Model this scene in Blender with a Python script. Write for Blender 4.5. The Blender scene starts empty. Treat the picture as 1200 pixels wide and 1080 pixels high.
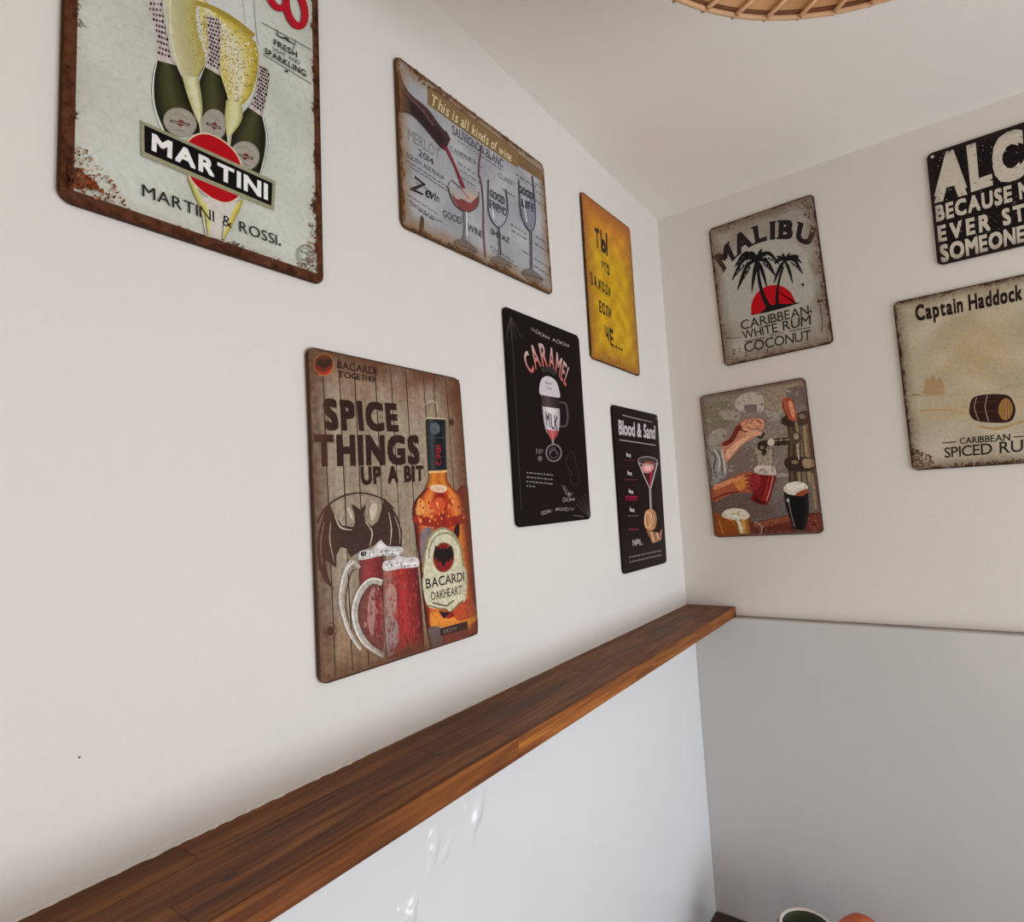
import bpy, bmesh, math, random
import numpy as np
from mathutils import Vector, Matrix

# ------------------------------------------------------------------ camera
SC = bpy.context.scene
COL = SC.collection
Z0 = 1.62                                    # eye height (m)
F, YAW, PIT, ROL, PX, PY = 666.8, -.6004, .0930, -.0538, 629.7, 535.1
EYE = np.array([.4475, -1.1818, Z0])
_f = np.array([math.sin(YAW)*math.cos(PIT), math.cos(YAW)*math.cos(PIT), math.sin(PIT)])
_r = np.array([math.cos(YAW), -math.sin(YAW), 0.]); _u = np.cross(_r, _f)
R_ = math.cos(ROL)*_r + math.sin(ROL)*_u
U_ = -math.sin(ROL)*_r + math.cos(ROL)*_u
cam = bpy.data.cameras.new('camera'); co = bpy.data.objects.new('camera', cam); COL.objects.link(co)
cam.sensor_fit = 'HORIZONTAL'; cam.sensor_width = 36; cam.lens = F/1200*36
cam.shift_x = (600-PX)/1200; cam.shift_y = (PY-540)/1200
cam.clip_start = .01
M = Matrix(((R_[0], U_[0], -_f[0], EYE[0]), (R_[1], U_[1], -_f[1], EYE[1]), (R_[2], U_[2], -_f[2], EYE[2]), (0, 0, 0, 1)))
co.matrix_world = M
SC.camera = co

# ------------------------------------------------------------------ light and exposure
SC.view_settings.view_transform = 'Standard'; SC.view_settings.look = 'None'
SC.view_settings.gamma = 1; SC.view_settings.use_curve_mapping = False
SC.view_settings.exposure = 0.0
w = bpy.data.worlds.new('world'); SC.world = w; w.use_nodes = True
w.node_tree.nodes['Background'].inputs[0].default_value = (.75, .85, 1, 1)
w.node_tree.nodes['Background'].inputs[1].default_value = .6
def area(name, loc, target, sx, sy, power, col):
    l = bpy.data.lights.new(name, 'AREA'); l.shape = 'RECTANGLE'; l.size = sx; l.size_y = sy
    l.energy = power; l.color = col
    o = bpy.data.objects.new(name, l); COL.objects.link(o); o.location = loc
    o.rotation_euler = (Vector(target)-Vector(loc)).to_track_quat('-Z', 'Z').to_euler()
    return o
RX, FY, CEIL = 1.95, -2.6, Z0+.6332
area('window_daylight', (RX-.03, -.68, 1.2), (0, -.7, 1.35), 1.0, 1.35, 23.5, (.885, .975, 1.09))
area('warm_fill', (.9, FY+.03, 1.3), (.9, 0, 1.3), .8, 1.5, 3.6, (1, .77, .53))  # added warm fill from behind the camera; wall_front has no doorway

# ------------------------------------------------------------------ helpers
def lin(c, g=1.0, cap=.92):
    o = []
    for v in c[:3]:
        v = v/255.; v = v/12.92 if v <= .04045 else ((v+.055)/1.055)**2.4
        o.append(min(cap, v*g))
    return tuple(o)
def ray(x, y): return R_*(x-PX)/F - U_*(y-PY)/F + _f
def hit(x, y, ax, v):
    d = ray(x, y); return EYE + d*((v-EYE[ax])/d[ax])
def tag(o, label=None, cat=None, group=None, kind=None):
    for k, v in (('label', label), ('category', cat), ('group', group), ('kind', kind)):
        if v: o[k] = v
    return o
def mesh_obj(name, verts, faces, mat, parent=None, loc=(0, 0, 0), smooth=False):
    me = bpy.data.meshes.new(name); me.from_pydata([tuple(v) for v in verts], [], faces); me.update()
    if mat: me.materials.append(mat)
    if smooth:
        for p in me.polygons: p.use_smooth = True
    o = bpy.data.objects.new(name, me); COL.objects.link(o); o.location = loc
    if parent: o.parent = parent
    return o
def bm_obj(name, bm, mat, parent=None, loc=(0, 0, 0), smooth=False):
    me = bpy.data.meshes.new(name); bm.normal_update(); bm.to_mesh(me); bm.free()
    if mat: me.materials.append(mat)
    if smooth:
        for p in me.polygons: p.use_smooth = True
    o = bpy.data.objects.new(name, me); COL.objects.link(o); o.location = loc
    if parent: o.parent = parent
    return o
def box_bm(x0, x1, y0, y1, z0, z1, bev=0, seg=2):
    bm = bmesh.new(); bmesh.ops.create_cube(bm, size=1)
    for v in bm.verts:
        v.co = Vector(((x0+x1)/2+v.co.x*(x1-x0), (y0+y1)/2+v.co.y*(y1-y0), (z0+z1)/2+v.co.z*(z1-z0)))
    if bev: bmesh.ops.bevel(bm, geom=list(bm.edges), offset=bev, segments=seg, profile=.5, affect='EDGES')
    return bm
def empty(name, loc):
    o = bpy.data.objects.new(name, None); COL.objects.link(o); o.location = loc; o.empty_display_size = .03; return o
def tube(bm, pts, r, n=8, closed=False, flat=1.0):
    pts = [Vector(p) for p in pts]; N = len(pts); rings = []
    rs = r if isinstance(r, (list, tuple)) else [r]*N
    up = Vector((0, 0, 1))
    for i, p in enumerate(pts):
        a = pts[(i-1) % N] if (closed or i) else p; b = pts[(i+1) % N] if (closed or i < N-1) else p
        t = (b-a).normalized(); s = t.cross(up)
        if s.length < 1e-4: s = t.cross(Vector((1, 0, 0)))
        s.normalize(); q = s.cross(t)
        rings.append([bm.verts.new(p + rs[i]*(math.cos(2*math.pi*k/n)*s + flat*math.sin(2*math.pi*k/n)*q)) for k in range(n)])
    m = N if closed else N-1
    for i in range(m):
        A, B = rings[i], rings[(i+1) % N]
        for k in range(n): bm.faces.new((A[k], A[(k+1) % n], B[(k+1) % n], B[k]))
    if not closed:
        bm.faces.new(rings[0][::-1]); bm.faces.new(rings[-1])
    return bm
def lathe_bm(prof, n=64, c=(0, 0, 0)):
    bm = bmesh.new(); rings = []
    for r, z in prof:
        rings.append([bm.verts.new((c[0]+r*math.cos(2*math.pi*k/n), c[1]+r*math.sin(2*math.pi*k/n), c[2]+z)) for k in range(n)] if r > 1e-6
                     else [bm.verts.new((c[0], c[1], c[2]+z))])
    for A, B in zip(rings, rings[1:]):
        for k in range(n):
            a = A[k % len(A)], A[(k+1) % n % len(A)]; b = B[k % len(B)], B[(k+1) % n % len(B)]
            f = [a[0], a[1], b[1], b[0]]; g = []
            for v in f:
                if v not in g: g.append(v)
            if len(g) > 2: bm.faces.new(g)
    return bm

# ------------------------------------------------------------------ materials
def newmat(name, rough=.6, spec=.5):
    m = bpy.data.materials.new(name); m.use_nodes = True; nt = m.node_tree
    b = nt.nodes['Principled BSDF']; b.inputs['Roughness'].default_value = rough
    b.inputs['Specular IOR Level'].default_value = spec
    return m, nt, b
def nd(nt, t, **kw):
    n = nt.nodes.new(t)
    for k, v in kw.items():
        if k == 'inp':
            for a, c in v.items(): n.inputs[a].default_value = c
        else: setattr(n, k, v)
    return n
def ramp(nt, stops, fac):
    r = nt.nodes.new('ShaderNodeValToRGB'); e = r.color_ramp.elements
    while len(e) < len(stops): e.new(.5)
    for q, (p, c) in zip(e, stops): q.position = p; q.color = (*c, 1)
    nt.links.new(fac, r.inputs[0]); return r
def paint_mat(name, col, rough, spec, bump, scale, mott=.03, coat=0, wave=0):
    m, nt, b = newmat(name, rough, spec); L = nt.links.new
    tc = nd(nt, 'ShaderNodeTexCoord')
    n1 = nd(nt, 'ShaderNodeTexNoise', inp={'Scale': scale, 'Detail': 4.})
    n2 = nd(nt, 'ShaderNodeTexNoise', inp={'Scale': 3.5, 'Detail': 3.})
    L(tc.outputs['Object'], n1.inputs[0]); L(tc.outputs['Object'], n2.inputs[0])
    r = ramp(nt, [(.3, tuple(c*(1-mott) for c in col)), (.7, tuple(min(1, c*(1+mott)) for c in col))], n2.outputs[0])
    L(r.outputs[0], b.inputs['Base Color'])
    bp = nd(nt, 'ShaderNodeBump', inp={'Strength': bump, 'Distance': .002}); L(n1.outputs[0], bp.inputs['Height'])
    last = bp
    if wave:
        n3 = nd(nt, 'ShaderNodeTexNoise', inp={'Scale': 5., 'Detail': 1.}); L(tc.outputs['Object'], n3.inputs[0])
        b2 = nd(nt, 'ShaderNodeBump', inp={'Strength': wave, 'Distance': .03}); L(n3.outputs[0], b2.inputs['Height']); L(bp.outputs[0], b2.inputs['Normal']); last = b2
    L(last.outputs[0], b.inputs['Normal'])
    b.inputs['Coat Weight'].default_value = coat; b.inputs['Coat Roughness'].default_value = .12
    return m
M_WALL = paint_mat('wall_paint', (.80, .765, .72), .75, .25, .22, 160, .015)
M_CEIL = paint_mat('ceiling_paint', (.86, .815, .755), .9, .15, .15, 120, .015)
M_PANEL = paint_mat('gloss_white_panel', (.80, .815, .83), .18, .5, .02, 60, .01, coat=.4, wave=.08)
M_PANEL_SHADED = paint_mat('gloss_white_panel_shaded', (.62, .62, .615), .28, .5, .03, 60, .01, coat=.3, wave=.12)  # same white panel on the back wall, its weaker light put into the colour
M_FLOOR = paint_mat('floor_tile', (.68, .54, .40), .5, .4, .1, 30, .1)
M_FILL = paint_mat('white_filler', (.80, .76, .72), .8, .2, .5, 200, .05)

def wood_mat():
    m, nt, b = newmat('oiled_wood', .5, .2); L = nt.links.new
    tc = nd(nt, 'ShaderNodeTexCoord'); oi = nd(nt, 'ShaderNodeObjectInfo')
    add = nd(nt, 'ShaderNodeVectorMath', operation='ADD'); L(tc.outputs['Object'], add.inputs[0])
    sc = nd(nt, 'ShaderNodeVectorMath', operation='SCALE'); L(oi.outputs['Random'], sc.inputs['Scale']); sc.inputs[0].default_value = (7, 3, 5); L(sc.outputs[0], add.inputs[1])
    mp = nd(nt, 'ShaderNodeMapping'); mp.inputs['Scale'].default_value = (26, 1.6, 26); L(add.outputs[0], mp.inputs[0])
    n1 = nd(nt, 'ShaderNodeTexNoise', inp={'Scale': 2.2, 'Detail': 6., 'Distortion': 1.6}); L(mp.outputs[0], n1.inputs[0])
    mp2 = nd(nt, 'ShaderNodeMapping'); mp2.inputs['Scale'].default_value = (300, 9, 300); L(add.outputs[0], mp2.inputs[0])
    n2 = nd(nt, 'ShaderNodeTexNoise', inp={'Scale': 1.5, 'Detail': 3.}); L(mp2.outputs[0], n2.inputs[0])
    r = ramp(nt, [(.3, lin((84, 45, 17))), (.5, lin((118, 68, 28))), (.72, lin((150, 94, 42)))], n1.outputs[0])
    r2 = ramp(nt, [(.35, (.55, .5, .45)), (.55, (1, 1, 1))], n2.outputs[0])
    mx = nd(nt, 'ShaderNodeMixRGB', blend_type='MULTIPLY', inp={0: .8}); L(r.outputs[0], mx.inputs[1]); L(r2.outputs[0], mx.inputs[2])
    m3 = nd(nt, 'ShaderNodeMixRGB', blend_type='MULTIPLY', inp={0: 1.}); L(mx.outputs[0], m3.inputs[1]); L(oi.outputs['Color'], m3.inputs[2])
    L(m3.outputs[0], b.inputs['Base Color'])
    bp = nd(nt, 'ShaderNodeBump', inp={'Strength': .25, 'Distance': .001}); L(n2.outputs[0], bp.inputs['Height']); L(bp.outputs[0], b.inputs['Normal'])
    return m
M_WOOD = wood_mat()
def simple(name, col, rough=.5, spec=.5, var=.08, scale=40, metal=0):
    m, nt, b = newmat(name, rough, spec); tc = nd(nt, 'ShaderNodeTexCoord')
    n = nd(nt, 'ShaderNodeTexNoise', inp={'Scale': float(scale), 'Detail': 3.}); nt.links.new(tc.outputs['Object'], n.inputs[0])
    r = ramp(nt, [(.3, tuple(c*(1-var) for c in col)), (.7, tuple(min(1, c*(1+var)) for c in col))], n.outputs[0])
    nt.links.new(r.outputs[0], b.inputs['Base Color']); b.inputs['Metallic'].default_value = metal
    return m
M_STEEL = simple('nail_steel', (.62, .60, .56), .35, .6, metal=.6)
def tin_mat(name, W, H, rust, reach, thr, vig=(.25, .13, .07), vigw=1.6, vigk=.6, rough=.45, gloss=.14, mottle=.10):
    """printed tin: the print's colour, browned and rusted towards the sheet's edges"""
    m, nt, b = newmat(name, rough, gloss); L = nt.links.new
    at = nd(nt, 'ShaderNodeAttribute', attribute_name='Col'); uv = nd(nt, 'ShaderNodeUVMap', uv_map='UV')
    sp = nd(nt, 'ShaderNodeSeparateXYZ'); L(uv.outputs[0], sp.inputs[0])
    def mth(op, a, c=None, clamp=False):
        n = nd(nt, 'ShaderNodeMath', operation=op, use_clamp=clamp)
        for i, v in enumerate((a, c)):
            if v is None: continue
            if isinstance(v, (int, float)): n.inputs[i].default_value = v
            else: L(v, n.inputs[i])
        return n.outputs[0]
    e = mth('MINIMUM', mth('MINIMUM', sp.outputs[0], mth('SUBTRACT', W, sp.outputs[0])),
            mth('MINIMUM', sp.outputs[1], mth('SUBTRACT', H, sp.outputs[1])))
    n1 = nd(nt, 'ShaderNodeTexNoise', inp={'Scale': .45, 'Detail': 2.}); L(uv.outputs[0], n1.inputs[0])
    n2 = nd(nt, 'ShaderNodeTexNoise', inp={'Scale': 3.2, 'Detail': 8., 'Roughness': .75}); L(uv.outputs[0], n2.inputs[0])
    n3 = nd(nt, 'ShaderNodeTexNoise', inp={'Scale': 1.3, 'Detail': 4.}); L(uv.outputs[0], n3.inputs[0])
    n4 = nd(nt, 'ShaderNodeTexNoise', inp={'Scale': 1.9, 'Detail': 9., 'Roughness': .7, 'Distortion': .6}); L(uv.outputs[0], n4.inputs[0])
    mr = ramp(nt, [(.32, (1-mottle*1.6,)*3), (.5, (1, 1, 1)), (.7, (1+mottle,)*3)], n4.outputs[0])
    mm = nd(nt, 'ShaderNodeMixRGB', blend_type='MULTIPLY', inp={0: 1.}); L(at.outputs['Color'], mm.inputs[1]); L(mr.outputs[0], mm.inputs[2])
    # vignette of brown
    v = mth('MULTIPLY', mth('MULTIPLY', mth('SUBTRACT', 1., mth('DIVIDE', e, vigw), True), mth('MULTIPLY', n3.outputs[0], 2.), True), vigk, True)
    mx = nd(nt, 'ShaderNodeMixRGB'); L(v, mx.inputs[0]); L(mm.outputs[0], mx.inputs[1]); mx.inputs[2].default_value = (*vig, 1)
    # rust chips
    k = mth('ADD', mth('ADD', mth('MULTIPLY', n1.outputs[0], .9), n2.outputs[0]), mth('MULTIPLY', mth('DIVIDE', e, reach), -1.))
    k = mth('MULTIPLY', mth('SUBTRACT', k, thr), 9., True)
    rc = ramp(nt, [(.35, tuple(c*.25 for c in rust)), (.6, rust)], n3.outputs[0])
    m2 = nd(nt, 'ShaderNodeMixRGB'); L(k, m2.inputs[0]); L(mx.outputs[0], m2.inputs[1]); L(rc.outputs[0], m2.inputs[2])
    # rolled rim
    rim = mth('MULTIPLY', mth('SUBTRACT', mth('MULTIPLY', n2.outputs[0], .35), mth('SUBTRACT', e, .0)), 12., True)
    m3 = nd(nt, 'ShaderNodeMixRGB'); L(rim, m3.inputs[0]); L(m2.outputs[0], m3.inputs[1]); m3.inputs[2].default_value = (*tuple(c*.35 for c in rust), 1)
    L(m3.outputs[0], b.inputs['Base Color'])
    bp = nd(nt, 'ShaderNodeBump', inp={'Strength': .08, 'Distance': .001}); L(n3.outputs[0], bp.inputs['Height']); L(bp.outputs[0], b.inputs['Normal'])
    return m

# ------------------------------------------------------------------ the room
def struct(name, bm, mat): return tag(bm_obj(name, bm, mat), kind='structure')
PT, CT = .02, Z0-.2335-.0005            # cladding thickness, height of its top edge
T = .08
wl = struct('wall_left', box_bm(-T, 0, FY-T, T, -.05, CEIL+.05), M_WALL)
wb = struct('wall_back', box_bm(0, RX, 0, T, -.05, CEIL+.05), M_WALL)
M_BEIGE = paint_mat('beige_paint', (.80, .68, .55), .8, .2, .2, 160, .015)
wr = struct('wall_right', box_bm(RX, RX+T, FY-T, T, -.05, CEIL+.05), M_BEIGE)
wf = struct('wall_front', box_bm(0, RX, FY-T, FY, -.05, CEIL+.05), M_BEIGE)
struct('floor', box_bm(0, RX, FY, 0, -.05, 0), M_FLOOR)
struct('ceiling', box_bm(0, RX, FY, 0, CEIL, CEIL+.05), M_CEIL)
a = bm_obj('cladding_panel', box_bm(0, PT, FY, 0, 0, CT, .0012), M_PANEL, wl); tag(a, 'glossy white lower wall panel under the wooden shelf')
a = bm_obj('cladding_panel', box_bm(PT, RX, -PT, 0, 0, CT, .0012), M_PANEL_SHADED, wb); tag(a, 'glossy white lower wall panel with thin top edge')
def lump(cx, cz, w_, h_, seed, amp=.0022):
    nx, nz_ = 22, 34; V = []; Fc = []
    for j in range(nz_+1):
        for i in range(nx+1):
            u, v = i/nx*2-1, j/nz_*2-1; r = math.hypot(u, v); e = max(0, 1-r*r)
            e = e*e*(3-2*e); y, z = cx+u*w_/2, cz+v*h_/2
            e = max(0, 1-(r*(1+.22*math.sin(3*math.atan2(v, u)+seed)+.12*math.sin(5*math.atan2(v, u)+seed*2)))**2)**2; hgt = e*amp*(.8+.7*math.sin(y*190+seed+1.6*math.sin(z*120+seed))+.5*math.sin(z*150+y*90+seed*2))
            V.append((PT-.0006+max(hgt, -.0002)+(.0007 if e > 0 else 0)*min(1, e*4), y, z))
    for j in range(nz_):
        for i in range(nx): q = j*(nx+1)+i; Fc.append((q, q+1, q+nx+2, q+nx+1))
    return mesh_obj('highlight_lump', V, Fc, M_PANEL, lp, smooth=True)  # lump added and shaped to catch a window highlight on the panel
lp = bpy.data.objects['cladding_panel']
for (px_, py_, w_, h_, sd) in ((556, 950, .040, .062, 4.1), (513, 994, .045, .05, 4.9), (480, 1065, .03, .03, 2.2)):
    q = hit(px_, py_, 0, PT); lump(q[1], q[2], w_, h_, sd)
bm = bmesh.new(); q = hit(93, 887, 0, .0002)
bmesh.ops.create_circle(bm, cap_ends=True, radius=.0007, segments=10, matrix=Matrix.Translation(q) @ Matrix.Rotation(math.pi/2, 4, 'Y'))
bm_obj('nail_hole', bm, simple('hole_dark', (.12, .10, .09), .9, .1), wl)
# dark joint above the back panel
bm = bmesh.new(); rnd = random.Random(5)
tube(bm, [(.104+i*.03, -.0006, CT+.0012+rnd.uniform(-.0004, .0004)) for i in range(61)], .0013, 6)
struct('trim_1', bm, simple('joint_dark', (.42, .36, .30), .9, .1))
# ragged filler line behind the shelf
bm = bmesh.new(); ys = np.arange(-1.55, -.01, .004)
tube(bm, [(.0005, y, Z0-.2143+.0002) for y in ys], [.0012+.0016*max(0, rnd.random()-.45)*(2.2 if -1.12 < y < -.85 or rnd.random() > .93 else .6) for y in ys], 6)
struct('trim_2', bm, M_FILL)

# ------------------------------------------------------------------ the shelf of glued staves
ST = Z0-.2143; SB = ST-.0195; SD = .1020
sh = empty('wall_shelf', (0, -.8, SB))
tag(sh, 'long narrow brown wooden shelf fixed along the left wall above the glossy panel', 'shelf')
rnd = random.Random(11)
rows = [(0.0006, .0335, [-.02, -.31, -.62, -.99, -1.24, -1.6]),
        (.0335, .0655, [-.02, -.22, -.52, -.80, -1.085, -1.36, -1.6]),
        (.0655, SD-.0024, [-.02, -.16, -.47, -.735, -1.022, -1.33, -1.6])]
tints = [(.90, .90, .88), (1.0, .98, .95), (.84, .82, .80), (.94, .94, .9), (1.04, 1.02, .96), (.92, .9, .86)]
for i, (x0, x1, cuts) in enumerate(rows):
    cuts = [-.001]+cuts[1:]
    for j in range(len(cuts)-1):
        g = .00006
        bm = box_bm(x0+g, x1-g, cuts[j+1]+g+.8, cuts[j]-g+.8, 0, ST-SB-rnd.uniform(0, .0001), .00025, 1)
        o = bm_obj('stave', bm, M_WOOD, sh)
        t = tints[(i*2+j*3+rnd.randint(0, 1)) % 6]; k = 1.0 if i < 2 else 1.05
        o.color = (t[0]*k, t[1]*k, t[2]*k, 1)
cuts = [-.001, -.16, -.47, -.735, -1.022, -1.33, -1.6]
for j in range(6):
    o = bm_obj('lit_edge_strip', box_bm(SD-.00235, SD, cuts[j+1]+.8001, cuts[j]+.7999, .0001, ST-SB-.00015, .0005, 2), M_WOOD, sh)  # added strips: light on the shelf's front edge is put into their tint
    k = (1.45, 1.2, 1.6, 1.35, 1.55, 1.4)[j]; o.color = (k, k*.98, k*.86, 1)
bm = bmesh.new()
for (y, x) in ((-.675, .012), (-.80, .06), (-.99, .07)):
    bmesh.ops.create_circle(bm, cap_ends=True, radius=.0035, segments=14, matrix=Matrix.Translation((x, y+.8, ST-SB+.0001)) @ Matrix.Diagonal((.6, 1.6, 1, 1)))
knot = bm_obj('knot', bm, simple('dark_knot', lin((50, 24, 12)), .6), sh)

# ------------------------------------------------------------------ tin sign builder
D_OFF = .0042
EPS = .000006
def homog(src, dst):
    A = []; b = []
    for (x, y), (X, Y) in zip(src, dst):
        A += [[x, y, 1, 0, 0, 0, -X*x, -X*y], [0, 0, 0, x, y, 1, -Y*x, -Y*y]]; b += [X, Y]
    h = np.linalg.solve(np.array(A, float), np.array(b, float)); return np.append(h, 1).reshape(3, 3)
def hap(H, p):
    q = H @ np.array([p[0], p[1], 1.]); return (q[0]/q[2], q[1]/q[2])
_glyphs = {}
def glyph(ch, bold, shear=0):
    key = (ch, bold, shear)
    if key in _glyphs: return _glyphs[key]
    cu = bpy.data.curves.new('t', 'FONT'); cu.body = ch; cu.resolution_u = 3; cu.fill_mode = 'FRONT'; cu.shear = shear
    o = bpy.data.objects.new('t', cu); COL.objects.link(o)
    dg = bpy.context.evaluated_depsgraph_get(); me = bpy.data.meshes.new_from_object(o.evaluated_get(dg))
    V = np.array([v.co[:2] for v in me.vertices]) if len(me.vertices) else np.zeros((0, 2))
    Fc = [tuple(p.vertices) for p in me.polygons]
    bpy.data.objects.remove(o); bpy.data.curves.remove(cu); bpy.data.meshes.remove(me)
    n1 = max(1, len(V))
    if bold and len(V):
        V0, F0, n0 = V, Fc, len(V); V, Fc = [V0], list(F0)
        for k in range(4):
            V.append(V0+bold*np.array([.5*(1 if k in (0, 3) else -1)*1.6, .8 if k < 2 else -.8])); Fc += [tuple(i+n0*(k+1) for i in f) for f in F0]
        V = np.concatenate(V)
    if len(V): V = np.c_[V, 1.+np.arange(len(V))//n1]
    _glyphs[key] = (V, Fc); return _glyphs[key]
SERIF = {  # where small feet go on a capital: (x 0..1 of the ink, y 0 base / 1 cap, direction-length)
 'A': [(.06, 0), (.94, 0)], 'B': [(.08, 0), (.08, 1)], 'D': [(.08, 0), (.08, 1)], 'E': [(.1, 0), (.1, 1)], 'H': [(.1, 0), (.9, 0), (.1, 1), (.9, 1)],
 'I': [(.5, 0), (.5, 1)], 'L': [(.1, 0), (.1, 1)], 'M': [(.07, 0), (.93, 0), (.07, 1), (.93, 1)], 'N': [(.08, 0), (.08, 1), (.92, 1)], 'P': [(.1, 0), (.1, 1)],
 'R': [(.09, 0), (.09, 1), (.95, 0)], 'T': [(.5, 0)], 'U': [(.1, 1), (.9, 1)], 'W': [(.04, 1), (.96, 1)], 'V': [(.05, 1), (.95, 1)], 'K': [(.1, 0), (.1, 1), (.95, 0), (.9, 1)]}
def text_mesh(s, bold=0, serif=0, gap=.06, shear=0):
    """letters set side by side, ink box normalised to 0..1 in both directions"""
    x = 0; V = []; Fc = []; caps = None
    for ch in s:
        if ch == ' ': x += .28+gap; continue
        v, f = glyph(ch, bold, shear)
        if not len(v): continue
        w_ = v[:, 0].max()-v[:, 0].min(); b0 = len(V); xs = v[:, 0].min()
        V += [(x+p[0]-xs, p[1], p[2]) for p in v]; Fc += [tuple(b0+i for i in q) for q in f]
        if serif and ch in SERIF:
            y1 = v[:, 1].max(); y0 = v[:, 1].min(); t = .05+bold*.6; hw = serif
            for sx, sy in SERIF[ch]:
                cx = x+sx*w_; cy = y0+t/2 if sy == 0 else y1-t/2; b0 = len(V)
                V += [(cx-hw, cy-t/2, 0), (cx+hw, cy-t/2, 0), (cx+hw, cy+t/2, 0), (cx-hw, cy+t/2, 0)]; Fc.append((b0, b0+1, b0+2, b0+3))
        x += w_+gap
    V = np.array(V); mn = V.min(0); mx = V.max(0); mn[2] = 0; mx[2] = 1
    return (V-mn)/(mx-mn), Fc
def along(poly, t):
    P = np.array(poly, float)
    if len(P) == 2: return P[0]+(P[1]-P[0])*t
    d = np.r_[0, np.cumsum(np.hypot(*np.diff(P, axis=0).T))]; d /= d[-1]
    return np.array([np.interp(t, d, P[:, 0]), np.interp(t, d, P[:, 1])])
def smooth(pts, closed=True, n=5):
    P = np.array(pts, float); N = len(P); out = []
    rng = range(N) if closed else range(N-1)
    for i in rng:
        if closed: a, b, c, d = P[(i-1) % N], P[i], P[(i+1) % N], P[(i+2) % N]
        else: a, b, c, d = P[max(i-1, 0)], P[i], P[i+1], P[min(i+2, N-1)]
        for k in range(n):
            t = k/n
            out.append(.5*((2*b)+(c-a)*t+(2*a-5*b+4*c-d)*t*t+(3*b-a-3*c+d)*t**3))
    if not closed: out.append(P[-1])
    return [tuple(p) for p in out]

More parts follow.
